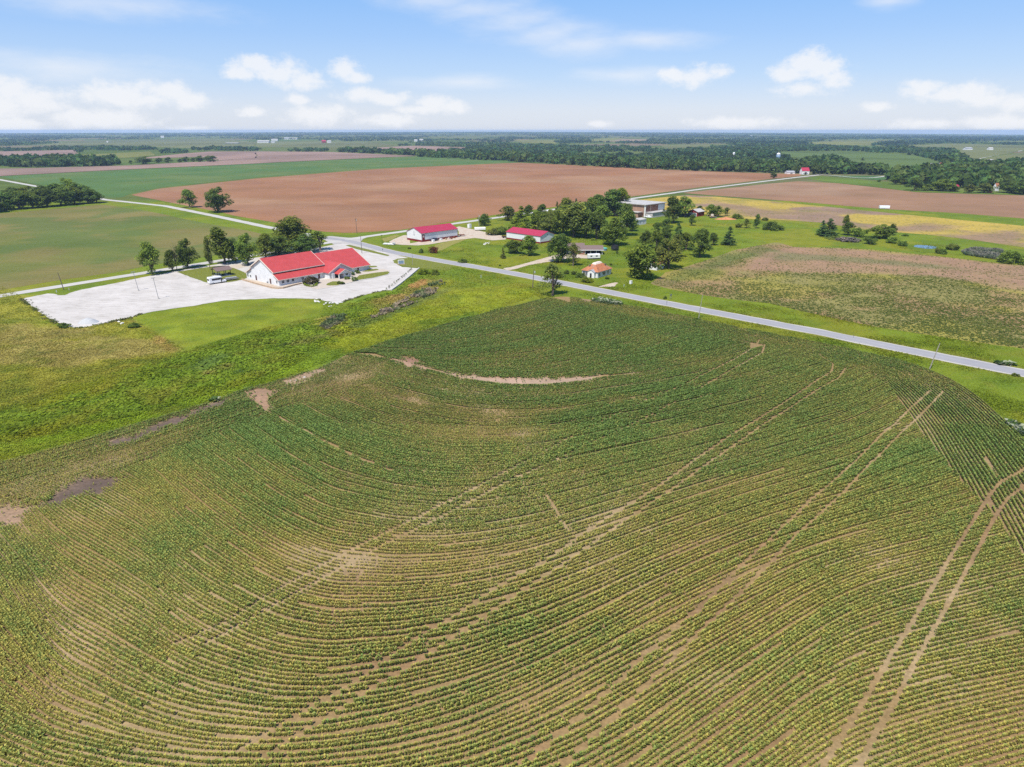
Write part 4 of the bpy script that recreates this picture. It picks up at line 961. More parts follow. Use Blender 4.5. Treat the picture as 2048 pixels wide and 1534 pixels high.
# trees round the farmstead
gf = 'farmstead trees between the red roofed sheds and the brick building'
for bx, by, tp, w, k, m, lab in [
 (969,451,427,26,'round','leaf_dark','small round tree by the pole behind the first red roofed shed'),
 (1015,441,414,36,'round','leaf_olive','rounded tree beside the cross road left of the bright pointed tree'),
 (1042,447,411,40,'cone','leaf_yellow','bright green pointed tree left of the farmstead wood'),
 (1056,431,409,22,'round','leaf_dark','small dark tree against the ploughed field behind the bright pointed tree'),
 (1084,437,410,26,'round','leaf_dark','domed blackish tree at the ploughed field edge left of the farmstead wood'),
 (1075,462,425,46,'round','leaf_mid','mid green tree directly behind the second red roofed shed'),
 (1098,466,432,42,'round','leaf_olive','olive tree at the right end of the second shed roof'),
 (1114,432,402,16,'cone','leaf_dark','thin pointed dark tree behind the farmstead wood'),
 (1132,440,398,34,'tall','leaf_mid','upright tree in the middle of the farmstead wood skyline'),
 (1151,436,396,18,'cone','needle','pointed evergreen on the farmstead wood skyline'),
 (1126,468,414,52,'round','leaf_mid','broad tree right of the second red roofed shed'),
 (1148,474,408,56,'tall','leaf_olive','tall olive tree with bare trunk right of the second shed'),
 (1172,474,418,52,'round','leaf_dark','dark tree deep in the farmstead wood beside the grey roof'),
 (1170,431,403,24,'round','leaf_dark','small dark tree at the skyline left of the dark pair'),
 (1195,432,392,40,'round','leaf_dark','dark rounded tree left of the tallest farmstead tree'),
 (1220,431,381,48,'tall','leaf_dark','tallest dark farmstead tree at the end of the ploughed field'),
 (1243,427,379,38,'round','leaf_yellow','yellow green tree touching the tallest dark farmstead tree'),
 (1192,478,427,50,'round','leaf_dark','dark tree in front of the long grey school roof'),
 (1227,490,434,54,'round','leaf_mid','shade tree on the lawn behind the black trampoline'),
 (1204,462,414,44,'round','leaf_mid','full green tree between the long grey roof and the tall dark pair'),
 (1160,458,404,40,'round','leaf_dark','dense crown in the centre of the farmstead wood'),
 (1100,450,420,40,'round','leaf_mid','leafy tree at the left side of the farmstead wood above the shed roof'),
 (1183,446,398,36,'round','leaf_mid','tall green crown at the back of the farmstead wood'),
 (1140,456,416,40,'round','leaf_mid','round green crown behind the second shed right gable'),
 (1263,462,428,26,'round','leaf_mid','small green tree at the left corner of the white trailer building'),
 (1250,472,412,40,'tall','leaf_dark','dark upright tree in front of the flat roofed brick building'),
 (1005,468,446,34,'bush','leaf_mid','bushy growth left of the second red roofed shed'),
 (1034,463,438,36,'bush','leaf_yellow','light green thicket behind the left end of the second shed'),
 (1054,460,436,34,'bush','leaf_mid','green thicket behind the ridge of the second shed'),
 (985,470,452,24,'bush','leaf_olive','low olive bush beside the dirt yard of the sheds')]:
    T_('tree', lab, bx, by, tp, w, k, m, gf)
gl = 'lawn trees beside the second red roofed shed'
T_('tree', 'left tree of the three in front of the second red roofed shed', 1021,506.5,480,27,'round','leaf_dark',gl)
T_('tree', 'middle dark tree of the three in front of the second red roofed shed', 1036,507.5,482,24,'round','leaf_dark',gl)
T_('tree', 'largest right tree of the three in front of the second red roofed shed', 1057,511,474,37,'round','leaf_mid',gl)
T_('tree', 'thin young conical tree alone on the lawn by the shed trees', 1006,517,494,12,'cone','leaf_olive',gl)
T_('tree', 'big dark tree overhanging the gravel driveway and parked car', 1123,524,470,54,'wide','leaf_dark')
T_('tree', 'open sparse tree between driveway and brown roofed house', 1146,532,487,30,'sparse','leaf_olive')
T_('tree', 'open crowned roadside tree alone at the tip of the corn field', 1105,591,529,54,'sparse','leaf_olive')
T_('tree', 'huge round tree overhanging the orange roofed garage', 1276,556,487,80,'wide','leaf_mid')
gm = 'trees of the orchard clump behind the huge round tree'
for bx, by, tp, w, k, m, lab in [
 (1337,537,478,52,'round','leaf_olive','dense olive tree standing over the orange roofed garage'),
 (1290,493,460,28,'round','leaf_dark','dark round tree at the left end of the orchard clump'),
 (1312,497,462,32,'round','leaf_mid','mid green tree second from left in the orchard clump'),
 (1330,486,456,26,'round','leaf_dark','dark tree at the back of the orchard clump'),
 (1355,489,443,30,'cone','needle','conical evergreen rising from the orchard clump'),
 (1372,500,467,36,'round','leaf_mid','leafy tree at the right of the orchard clump'),
 (1350,515,470,38,'sparse','leaf_olive','thin greyish tree in the middle of the orchard clump'),
 (1399,514,461,46,'round','leaf_dark','dense domed tree standing alone right of the orchard clump')]:
    T_('tree', lab, bx, by, tp, w, k, m, gm)
T_('tree', 'small tree with trunk showing between the domed tree and the pine', 1425,490.5,467,21,'round','leaf_dark')
T_('pine_tree', 'lone dark pine on the open pasture right of the small tree', 1457,490,452,30,'cone','needle')
gp = 'scattered trees around the pasture and red shed'
for bx, by, tp, w, k, m, lab in [
 (1312,467,446,17,'round','leaf_dark','small dark tree right of the white trailer building'),
 (1320,452,441,26,'bush','leaf_mid','low bushy tree beside the white truck'),
 (1333,461,439,24,'round','leaf_dark','round tree on the pasture edge below the parked trailer'),
 (1347,446,396,36,'tall','leaf_dark','left tree of the tall pair right of the brick building'),
 (1370,434,392,34,'round','leaf_mid','right tree of the tall pair right of the brick building'),
 (1384,451,430,14,'round','leaf_dark','small tree on the pasture in front of the red shed'),
 (1399,423,412,16,'round','leaf_dark','dark tree just behind the red shed'),
 (1420,432,410,24,'round','leaf_mid','left of the two leafy trees right of the red shed'),
 (1436,433,411,24,'round','leaf_mid','right of the two leafy trees right of the red shed'),
 (1454,432,415,17,'sparse','leaf_mid','light feathery tree by the clay heap'),
 (1475,437,422,20,'bush','leaf_mid','bushy tree at the yellow field edge past the clay heap'),
 (1478,455,443,15,'bush','leaf_olive','round olive bush left of the vase shaped tree'),
 (1493,456,438,19,'sparse','leaf_olive','vase shaped tree in the hedge beside the pasture'),
 (1512,457,430,12,'tall','leaf_dark','slim upright tree in the hedge beside the pasture'),
 (1530,441,433,12,'bush','leaf_dark','small bush at the edge of the yellow field'),
 (1546,460,434,36,'bush','leaf_dark','wide dark shrub tree at the right end of the pasture'),
 (1643,470,440,26,'cone','needle','left dark evergreen in the hedge by the yellow field'),
 (1657,473,436,42,'cone','needle','broad layered evergreen in the hedge by the yellow field'),
 (1690,456,431,12,'tall','leaf_mid','thin pale upright tree rising above the hedge'),
 (1696,470,446,26,'round','leaf_dark','dark round tree in the middle of the hedge'),
 (1716,473,450,30,'bush','leaf_mid','bushy mid green tree in the middle of the hedge'),
 (1739,488,467,26,'bush','leaf_dark','dark rounded bush at the front of the hedge'),
 (1757,476,449,46,'round','leaf_mid','largest leafy tree at the right of the hedge'),
 (1782,470,447,20,'round','leaf_dark','upright dark tree at the right end of the hedge'),
 (1786,486,467,24,'bush','leaf_mid','light bush at the foot of the hedge end'),
 (1806,492,476,16,'bush','leaf_dark','small dark bush left of the pond'),
 (1874,507,490,10,'bush','leaf_olive','small bush on the pond bank'),
 (1884,508,492,15,'bush','leaf_dark','darker bush on the near pond bank'),
 (1905,500,482,24,'bush','leaf_olive','rounded olive bush right of the pond'),
 (2026,526,489,48,'bush','leaf_mid','large spreading bush at the right end of the reed bed'),
 (1698,482,469,40,'bush','twig_grey','grey leafless brush in front of the hedge'),
 (1668,478,470,30,'bush','leaf_olive','low olive brush at the foot of the evergreens'),
 (1810,472,465,12,'bush','leaf_dark','small bush at the yellow field corner behind the pond')]:
    T_('tree' if k not in ('bush',) else 'bush', lab, bx, by, tp, w, k, m, gp, 'tree' if k != 'bush' else 'bush')
gr = 'front trees of the hamlet wood on the right'
for bx, by, tp, w, k, m, lab in [
 (1790,369,346,22,'round','leaf_dark','first tree at the left tip of the hamlet wood'),
 (1808,369,356,20,'round','leaf_dark','small round tree second from the tip of the hamlet wood'),
 (1828,381,356,32,'round','leaf_dark','dark tree at the field edge below the far lane'),
 (1852,381,364,34,'bush','leaf_mid','broad low tree along the ploughed field edge'),
 (1886,382,358,40,'round','leaf_mid','broad tree left of the red roofed hamlet house'),
 (1902,383,368,30,'round','leaf_dark','dark tree touching the red roofed hamlet house'),
 (1938,386,368,22,'round','leaf_olive','lighter tree on the grass strip in front of the hamlet'),
 (1968,386,366,34,'round','leaf_olive','olive tree left of the orange vehicle by the hamlet'),
 (2022,386,362,44,'round','leaf_dark','dense dark tree right of the hamlet white house'),
 (2046,389,362,40,'round','leaf_dark','dark tree at the right end of the hamlet wood'),
 (1546,356.5,344,13,'round','leaf_dark','lone dark tree beside the far road before the red roofed farmhouse'),
 (1725,321,314,9,'cone','leaf_dark','tiny lone tree in the middle of the far pasture'),
 (1758,364,359,8,'round','leaf_dark','small dark bush on the grass strip beside the white trailer')]:
    T_('tree', lab, bx, by, tp, w, k, m, gr, far=True)
# isolated trees of the left middle distance
gi = 'hedgerow trees beyond the upper left ploughed strip'
for bx, by, tp, w in [(262,328,321,9),(287,328,313,32),(318,326,315,18),(337,326,315,18),(360,325,317,11),(374,324,313,16),(388,324,316,14),(401,324,311,18),(416,324,311,16),(427,324,312,18)]:
    T_('tree', 'small round tree in the broken hedgerow beyond the upper left ploughed strip', bx, by, tp, w, 'round', 'leaf_dark', gi, far=True)
# shrubs near houses and church
gs = 'shrubs around the white house with the orange roof'
for bx, by, tp, w, m, lab in [(1133,548,537,11,'leaf_dark','small upright shrub farthest left of the white house'),(1148,549,539,12,'leaf_dark','small dark shrub second left of the white house'),(1161,555,541,20,'leaf_dark','rounded dark shrub just left of the white house'),
        (1173,564,553,26,'leaf_yellow','yellow green bushes in front of the white house'),(1214,558.5,551,9,'leaf_dark','small shrub below the side windows of the white house'),(1222,531,525,5,'leaf_dark','tiny shrub behind the white house'),(1234,507,500,6,'leaf_dark','tiny shrub in front of the black trampoline'),(1330,598,588,7,'leaf_dark','dark upright bush beside the road sign')]:
    T_('bush', lab, bx, by, tp, w, 'bush', m, gs, 'bush')
gc = 'planting at the church front'
for bx, by, tp, w, k, m, lab in [(622,567,549,30,'bush','leaf_purple','dark reddish spreading shrub at the church front by the hedge'),(680,567.5,559,11,'bush','leaf_mid','light green shrub left of the church porch column path'),(684,569,560.5,11,'bush','leaf_dark','dark shrub on the lawn oval tip by the porch'),
        (694,558.5,551,12,'bush','leaf_mid','paired light shrub in front of the church wing'),(709,562,551,13,'bush','leaf_dark','dark round shrub at the end of the front lawn strip'),(706,551,540,7,'bush','leaf_dark','shrub against the corner of the church wing'),(714,547,537,9,'bush','leaf_mid','taller shrub by the right door of the church'),(719,547,541,6,'bush','leaf_olive','olive shrub right of the church right door'),(738,540,536,5,'bush','leaf_mid','small bright shrub at the right end of the church')]:
    T_('bush', lab, bx, by, tp, w, k, m, gc, 'bush')
gv = 'roadside bushes along the paved road'
for bx, by, tp, w, m, lab in [(925,525,514,17,'leaf_dark','dark bush on the roadside bank below the mown lawn'),(842,506,492,9,'leaf_dark','small upright sapling left of the rusty brush heap'),(819,498,493,7,'leaf_dark','small dark bush before the first red roofed shed'),(870,550,533,15,'leaf_mid','mid green bush below the end of the retaining wall'),(848,548,532,24,'leaf_yellow','bright bushes at the end of the retaining wall'),
        (1392,641,634,13,'leaf_dark','dark weeds at the foot of the roadside pole by the corn'),(1000,532,527,5,'leaf_dark','tiny bush on the bank near the driveway entrance'),(268,655,643,20,'leaf_dark','dark bush at the corner of the mown lawn and the car park'),(478,746,736,18,'leaf_dark','dark shrub in the reeds between meadow and corn'),(568,692,683,14,'leaf_dark','dark little shrub in the ditch below the mown lawn'),
        (128,655,644,24,'leaf_dark','weedy dark bush at the lower left edge of the car park'),(2032,752,744,14,'leaf_mid','green bush clump on the far verge near the right edge')]:
    T_('bush', lab, bx, by, tp, w, 'bush', m, gv, 'bush')

# ------------------------------------------------------------------ woods far off that read as one mass
def woods():
    V = []; C = []
    def stand(pts, sx, sy, hgt, col, nk=26, thin=None):
        p = np.array(pts, float); lo, hi = p.min(0), p.max(0)
        gx, gy = np.meshgrid(np.arange(lo[0], hi[0], sx), np.arange(lo[1], hi[1], sy))
        q = np.stack([gx.ravel(), gy.ravel()], 1)+RNG.uniform(-0.5, 0.5, (gx.size, 2))*np.array([sx*1.6, sy*1.4])
        q = q[inpoly(q, p)]
        if not len(q): return
        for gp_ in GAPS: q = q[~(inpoly(q, gp_) | inpoly(q-np.array([0, 2.2]), gp_))]
        if not len(q): return
        P = Gfar(q[:, 0], q[:, 1])
        if thin: k = fbm(P[:, 0], P[:, 1], thin[0], thin[2] if len(thin) > 2 else 111, 3) > thin[1]; P = P[k]; q = q[k]
        n = len(P)
        if not n: return
        mpx = np.hypot(P[:, 0], P[:, 1])/FL   # metres per picture point at that distance
        h = hgt*RNG.uniform(0.6, 1.2, n); rx = np.maximum(sx*0.85*mpx, 2.6)*RNG.uniform(0.7, 1.3, n)
        d = RNG.normal(0, 1, (n, nk, 3)); d /= np.linalg.norm(d, axis=2)[:, :, None]; d[:, :, 2] = np.abs(d[:, :, 2])*1.0-0.25*(RNG.random((n, nk)) < 0.45)
        pos = np.empty((n, nk, 3)); rr = RNG.uniform(0.65, 1.05, (n, nk))
        pos[:, :, 0] = P[:, None, 0]+d[:, :, 0]*rx[:, None]*rr; pos[:, :, 1] = P[:, None, 1]+d[:, :, 1]*rx[:, None]*rr
        g0 = gz(P[:, 0], P[:, 1]); pos[:, :, 2] = (g0+h*0.5)[:, None]+d[:, :, 2]*(h*0.5)[:, None]*rr
        low = RNG.random((n, nk)) < 0.16; pos[:, :, 2] = np.where(low, g0[:, None]+h[:, None]*RNG.uniform(0.1, 0.4, (n, nk)), pos[:, :, 2])
        nr = d+RNG.normal(0, 0.45, d.shape); nr /= np.linalg.norm(nr, axis=2)[:, :, None]
        u = np.cross(nr, RNG.normal(0, 1, d.shape)); u /= np.linalg.norm(u, axis=2)[:, :, None]; w = np.cross(nr, u)
        s = np.minimum(np.minimum(rx*0.55, h*0.4)*1.0, 60)[:, None, None]*RNG.uniform(0.6, 1.3, (n, nk, 1))
        w = w*np.array([1, 1, 1.0])
        V.append(np.stack([pos-u*s, pos+w*s*0.75, pos+u*s, pos-w*s*0.75], 2).reshape(-1, 3))
        t = (RNG.uniform(0.6, 1.5, (n, 1))*RNG.uniform(0.8, 1.2, (n, nk)))
        c = np.array(col)[None, None, :]*t[:, :, None]; c[:, :, 0] *= RNG.uniform(0.85, 1.3, (n, 1))
        C.append(np.repeat(c.reshape(-1, 3), 4, 0))
    def flush(name, label):
        v = np.concatenate(V); c = np.concatenate(C); V.clear(); C.clear()
        o = link(bpy.data.objects.new(name, np_mesh(name, v, np.arange(len(v)).reshape(-1, 4), M['wood_leaf'], {'tint': c}))); stuff(o, label, 'wood'); print(name, len(v)//4)
    G1 = (0.064, 0.112, 0.030); G2 = (0.056, 0.102, 0.034)
    stand([(668,303),(720,302),(760,306),(850,308),(900,309),(1000,313),(1130,320),(1300,328),(1500,336),(1610,338),(1612,347),(1540,346),(1400,342.5),(1300,338.5),(1200,334),(1120,329),(1024,323.5),(900,317),(830,313),(760,308),(690,307)], 7, 1.6, 13, G1, 46)
    stand([(1604,338),(1612,327),(1640,320),(1690,326),(1700,336),(1740,342),(1784,347),(1780,350),(1700,350),(1640,349),(1625,349)], 8, 1.6, 13, G1, 46)
    flush('tree_belt', 'long dark tree belt along the far edge of the big ploughed field')
    stand([(0,332),(0,323),(60,322),(140,322),(230,324),(250,330),(200,332.5),(100,334),(40,335)], 8, 1.5, 13, G1, 46)
    flush('copse', 'dense dark copse behind the upper left ploughed strip')
    stand([(1782,362),(1800,348),(1835,344),(1880,341),(1930,338),(1990,332),(2060,330),(2150,332),(2150,385),(2048,381),(1990,378),(1940,376),(1900,376),(1850,376),(1815,370)], 11, 2.6, 12, (0.070,0.118,0.030), 60, (45, 0.36))
    stand([(1880,318),(1940,313),(1960,318),(1940,327),(1890,330)], 8, 1.6, 11, G1, 40, (60, 0.4))
    stand([(1980,330),(2048,328),(2150,330),(2150,334),(2000,333)], 8, 1.6, 11, G1, 40)
    flush('hamlet_wood', 'mixed green wood around the hamlet on the right')
    for pts in ([(868,300),(940,299),(1000,303),(1100,305),(1120,309),(1290,311),(1420,317),(1560,322),(1600,331),(1500,331),(1300,324),(1130,316),(1000,309.5),(900,305)],
                [(1290,303),(1420,302),(1560,304),(1580,318),(1440,315),(1300,311)], [(790,292),(860,290),(1000,289),(1120,291),(1290,296),(1320,303),(1100,305),(1000,302),(930,297)],
                [(1340,300),(1440,294),(1520,296),(1560,302),(1420,303)], [(1440,287),(1610,292),(1760,297),(1840,303),(1830,311),(1700,302),(1560,303),(1500,296)], [(1760,292),(1830,294),(1920,303),(1900,318),(1880,324),(1830,310),(1780,300)],
                [(0,300),(60,298),(150,296),(300,297),(318,300),(250,302),(150,300),(0,304)], [(380,298),(440,296),(520,299),(512,303),(440,301),(385,301)], [(556,304),(650,300),(655,303),(640,304.5),(560,305)], [(0,287),(100,285),(150,287),(60,291),(0,293)], [(660,296),(720,294),(726,297),(680,299)], [(330,304),(370,303),(372,307),(318,307)], [(95,307),(160,304),(160,308),(100,309)]):
        stand(pts, 7, 1.05, 9.5, G2, 26, (150, 0.40, 137))
    flush('woodland', 'woods and hedgerows of the middle distance')
    stand([(-150,286),(0,285),(200,280),(430,276),(520,280),(640,282),(760,284),(860,289),(1000,288),(1120,288),(1200,286),(1320,289),(1450,287),(1600,290),(1780,292),(1900,288),(2048,291),(2200,293),(2200,279),(1700,274),(1300,271),(1000,270),(500,271),(0,274),(-150,275)], 6, 0.75, 10, (0.040,0.076,0.034), 14, (420, 0.495, 131))
    stand([(-150,276),(0,275),(500,272),(1000,271),(1300,272),(1700,276),(2200,282),(2200,273.5),(2048,273),(1600,268.5),(1300,266),(1000,265),(600,265.5),(300,267.5),(0,268.5),(-150,269)], 6, 0.4, 11, (0.038,0.070,0.038), 9, (900, 0.45, 133))
    flush('distant_woods', 'blue green woods fading toward the horizon')
woods()
# ------------------------------------------------------------------ buildings
def dirang(ax, ay): return math.atan2(ay, ax)
def slab(prof, t): return list(prof)+[(p[0], p[1]+t) for p in reversed(prof)]
def win_y(par, x, y, z, w, h, s=-1, frame='white', mun=True):
    """window in a wall that faces -y (s=-1) or +y; frame part with a pane sub-part"""
    m = MB(); a = y+s*0.07; f = 0.09
    m.box(x-w/2-f, x+w/2+f, y, a, z-f, z); m.box(x-w/2-f, x+w/2+f, y, a, z+h, z+h+f); m.box(x-w/2-f, x-w/2, y, a, z, z+h); m.box(x+w/2, x+w/2+f, y, a, z, z+h)
    if mun: m.box(x-0.03, x+0.03, y+s*0.03, a-s*0.01, z, z+h)
    o = m.build('window', M[frame], par); MB().box(x-w/2, x+w/2, y+s*0.005, y+s*0.03, z, z+h).build('pane', M['glass'], o); return o
def win_x(par, y, x, z, w, h, s=-1, frame='white', mun=True):
    m = MB(); a = x+s*0.07; f = 0.09
    m.box(x, a, y-w/2-f, y+w/2+f, z-f, z); m.box(x, a, y-w/2-f, y+w/2+f, z+h, z+h+f); m.box(x, a, y-w/2-f, y-w/2, z, z+h); m.box(x, a, y+w/2, y+w/2+f, z, z+h)
    if mun: m.box(x+s*0.03, a-s*0.01, y-0.03, y+0.03, z, z+h)
    o = m.build('window', M[frame], par); MB().box(x+s*0.005, x+s*0.03, y-w/2, y+w/2, z, z+h).build('pane', M['glass'], o); return o
def door_y(par, x, y, w=1.0, h=2.1, s=-1, mat='brown_door'):
    o = MB().box(x-w/2, x+w/2, y, y+s*0.06, 0, h).build('door', M[mat], par); MB().box(x+w*0.36, x+w*0.44, y+s*0.061, y+s*0.12, 0.95, 1.1).build('handle', M['grey_metal'], o); return o
def door_x(par, y, x, w=1.0, h=2.1, s=-1, mat='brown_door'):
    o = MB().box(x, x+s*0.06, y-w/2, y+w/2, 0, h).build('door', M[mat], par); MB().box(x+s*0.061, x+s*0.12, y+w*0.36, y+w*0.44, 0.95, 1.1).build('handle', M['grey_metal'], o); return o

def church():
    X, Y = G(559, 572); c = thing('church', 'long white church with red metal roof and tall gabled hall beside the gravel car park', 'church', (X, Y, 0.06), dirang(0.648, 0.762))
    w = MB(); w.prism([(0,-0.3),(25,-0.3),(25,2.5),(20.9,4.5),(20.9,5.3),(12.25,9.6),(3.6,5.3),(3.6,4.5),(0,2.5)], 0, 24, 'x')
    w.prism([(0,-0.3),(25,-0.3),(25,2.2),(12.25,8.3),(0,2.2)], 24.002, 46.3, 'x')
    w.prism([(21.8,-0.3),(33.8,-0.3),(33.8,2.7),(27.8,5.75),(21.8,2.7)], -4, 1.0, 'y')
    w.box(27.0, 30.3, -7.0, -4.003, -0.3, 2.05); w.box(22.6, 24.0, -4.9, -4.003, -0.3, 2.3)
    w.build('wall', M['white_wall'], c)
    r = MB(); r.prism(slab([(2.9,4.98),(12.25,9.75),(21.6,4.98)], 0.17), -0.55, 24.45, 'x')
    r.build('roof', M['red_roof'], c)
    r = MB(); r.prism(slab([(-0.55,2.32),(3.62,4.56)], 0.14), -0.55, 24.0, 'x'); r.prism(slab([(25.55,2.32),(20.88,4.56)][::-1], 0.14), -0.55, 24.0, 'x')
    r.build('aisle_roof', M['red_roof'], c)
    r = MB(); r.prism(slab([(-0.55,2.05),(12.25,8.46),(25.55,2.05)], 0.16), 24.003, 46.85, 'x')
    r.build('hall_roof', M['red_roof'], c)
    r = MB(); r.prism(slab([(21.2,2.45),(27.8,5.85),(34.4,2.45)], 0.15), -4.55, 7.0, 'y'); r.build('wing_roof', M['red_roof'], c)
    r = MB(); r.prism(slab([(23.8,2.05),(27.25,3.78),(30.7,2.05)], 0.13), -7.9, -2.5, 'y'); r.build('porch_roof', M['red_roof'], c)
    g = MB().prism([(24.1,2.12),(30.4,2.12),(27.25,3.7)], -7.62, -7.5, 'y').build('porch_gable', M['white'], c)
    f = MB()
    f.prism(slab([(2.86,4.72),(12.25,9.5),(21.64,4.72)], 0.5), -0.68, -0.56, 'x'); f.prism(slab([(2.86,4.72),(12.25,9.5),(21.64,4.72)], 0.5), 24.46, 24.58, 'x')
    f.prism(slab([(-0.58,2.12),(3.6,4.36)], 0.4), -0.68, -0.56, 'x'); f.prism(slab([(20.9,4.36),(25.58,2.12)], 0.4), -0.68, -0.56, 'x')
    f.prism(slab([(-0.58,1.85),(12.25,8.27),(25.58,1.85)], 0.4), 46.86, 46.98, 'x')
    f.prism(slab([(21.15,2.22),(27.8,5.66),(34.45,2.22)], 0.4), -4.68, -4.56, 'y'); f.prism(slab([(23.75,1.86),(27.25,3.62),(30.75,1.86)], 0.34), -8.02, -7.91, 'y')
    f.box(-0.55, 24.4, 2.78, 2.895, 4.80, 5.12); f.box(-0.55, 21.1, -0.67, -0.555, 2.16, 2.46); f.box(34.5, 46.85, -0.67, -0.555, 1.9, 2.2)
    f.build('fascia', M['cream'], c)
    MB().box(0.3, 23.9, 3.5, 3.595, 4.72, 5.05).build('clerestory_band', M['dark'], c)
    for x in (1.8, 4.1, 6.5, 11.2): win_y(c, x, 0, 0.85, 1.15, 1.15)
    for x in (8.7, 13.2, 15.2): MB().box(x-0.12, x+0.12, -0.05, 0, 0, 2.2).build('pilaster', M['white'], c)
    door_y(c, 19.3, 0, 1.0, 2.05); win_y(c, 31.9, -4, 0.95, 1.1, 1.25); win_y(c, 28.6, -7.0, 0.95, 1.3, 0.95, mun=True); door_y(c, 40.1, 0, 1.0, 2.0)
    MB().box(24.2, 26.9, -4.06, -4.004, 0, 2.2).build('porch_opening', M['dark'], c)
    MB().box(24.0, 24.4, -7.75, -7.35, -0.1, 2.1).build('column', M['white'], c); MB().box(30.1, 30.45, -7.75, -7.4, -0.1, 2.1).build('column', M['white'], c)
    for y, in ((24.2,), (22.1,)): win_x(c, y, 0, 0.75, 1.0, 1.0)
    win_x(c, 1.7, 0, 0.8, 0.95, 1.15); door_x(c, 17.6, 0, 1.1, 2.1); door_x(c, 6.5, 0, 1.1, 2.1)
    for y, z in ((18.6, 5.0), (5.9, 5.1)):
        MB().box(-0.22, 0, y-0.15, y+0.15, z, z+0.22).build('wall_lamp', M['grey_metal'], c)
    MB().box(-0.3, 0, 8.3, 9.0, 0, 0.7).build('air_conditioner', M['grey_metal'], c)
    # side canopy beyond the right gable
    a = MB(); a.prism(slab([(47.0,2.5),(49.2,2.0)], 0.12), 4, 17, 'y'); a.build('canopy', M['red_panel'], c)
    a = MB()
    for y in (4.4, 10.5, 16.6): a.box(48.9, 49.05, y, y+0.14, 0, 2.05)
    a.build('canopy_post', M['white'], c)
church()

def kerb_wall(name, pts, w, h, mat, label, cat, zb=0.05):
    l = resample(GP(pts), 1.0); t = np.gradient(l, axis=0); t /= np.hypot(*t.T)[:, None]; n = np.stack([-t[:, 1], t[:, 0]], 1)*w/2
    m = MB(); V = []
    for p, q in zip(l, n): V += [(p[0]+q[0], p[1]+q[1], zb-0.3), (p[0]+q[0], p[1]+q[1], zb+h), (p[0]-q[0], p[1]-q[1], zb+h), (p[0]-q[0], p[1]-q[1], zb-0.3)]
    F = [(0,1,2,3), tuple(len(V)-4+i for i in (3,2,1,0))]
    for i in range(len(l)-1):
        for k in range(4): a = i*4+k; b = i*4+(k+1) % 4; F.append((a, a+4, b+4, b))
    m.add(V, F); return tag(m.build(name, mat), label, cat)
kerb_wall('planter_wall', [(484,560),(500,565),(533,574),(545,577),(556,578),(566,577.5),(574,575.5),(590,571),(603,568)], 0.5, 0.55, M['stone'], 'low curved tan stone wall wrapping the left corner of the church', 'low wall')
island('planting_bed', [(487,558),(520,563.5),(559,573.5),(580,569),(603,565),(603,567.5),(574,575),(556,577.5),(533,573.5),(500,564.5)], 0.09, M['drive'], 0.05)
kerb_wall('retaining_wall', [(783,581),(800,569),(820,553),(838,537.5)], 0.55, 0.5, M['concrete'], 'straight pale concrete retaining wall at the right edge of the church car park', 'retaining wall')
kerb_wall('kerb', [(355,545.5),(385,557.5),(418,568.5)], 0.3, 0.16, M['concrete'], 'pale concrete kerb between the car park and the picnic lawn', 'kerb', 0.06)
kerb_wall('kerb', [(634,579.5),(665,574.5),(690,568.5),(712,563),(745,557),(776,550),(780,546)], 0.3, 0.12, M['concrete'], 'concrete kerb along the front lawn strips of the church', 'kerb', 0.06)

def hedge(name, pts, wid, hgt, mat, label):
    l = resample(GP(pts), 0.5); r = np.random.default_rng(len(pts))
    cen = [(p[0]+r.normal(0, wid*0.15), p[1]+r.normal(0, wid*0.15), hgt*0.55) for p in l]; V, T = leaf_cloud(cen, [wid*0.5]*len(cen), 40, 0.16, 5, hgt/wid)
    tag(link(bpy.data.objects.new(name, np_mesh(name, V, np.arange(len(V)).reshape(-1, 4), M[mat], {'tint': T}))), label, 'hedge')
hedge('hedge', [(608,567),(610,570.5),(617,573),(625,574),(632,572),(634,568),(632,566)], 1.0, 0.8, 'leaf_yellow', 'low yellow green clipped hedge curving round the reddish shrub at the church front')

def gable_shed(name, label, cat, near, ax, L, W, eave, ridge, wallm, roofm, over=0.35, group=None, z=0.05, wains=None, rt=0.12):
    """gabled building: local x runs along the long front wall from the near corner, y goes back"""
    X, Y = near; o = thing(name, label, cat, (X, Y, z), ax, group)
    MB().prism([(0,-0.3),(W,-0.3),(W,eave),(W/2,ridge-0.02),(0,eave)], 0, L, 'x').build('wall', M[wallm], o)
    k = (ridge-eave)/(W/2)
    MB().prism(slab([(-over, eave-over*k+0.02),(W/2, ridge+0.02),(W+over, eave-over*k+0.02)], rt), -over, L+over, 'x').build('roof', M[roofm], o)
    if wains:
        m = MB(); d = 0.03; h = wains[1]; m.box(-d, L+d, -d, -0.002, 0, h); m.box(-d, -0.002, -0.002, W+d, 0, h); m.box(L+0.002, L+d, -0.002, W+d, 0, h); m.box(-0.002, L+0.002, W+0.002, W+d, 0, h); m.build('wainscot', M[wains[0]], o)
    return o

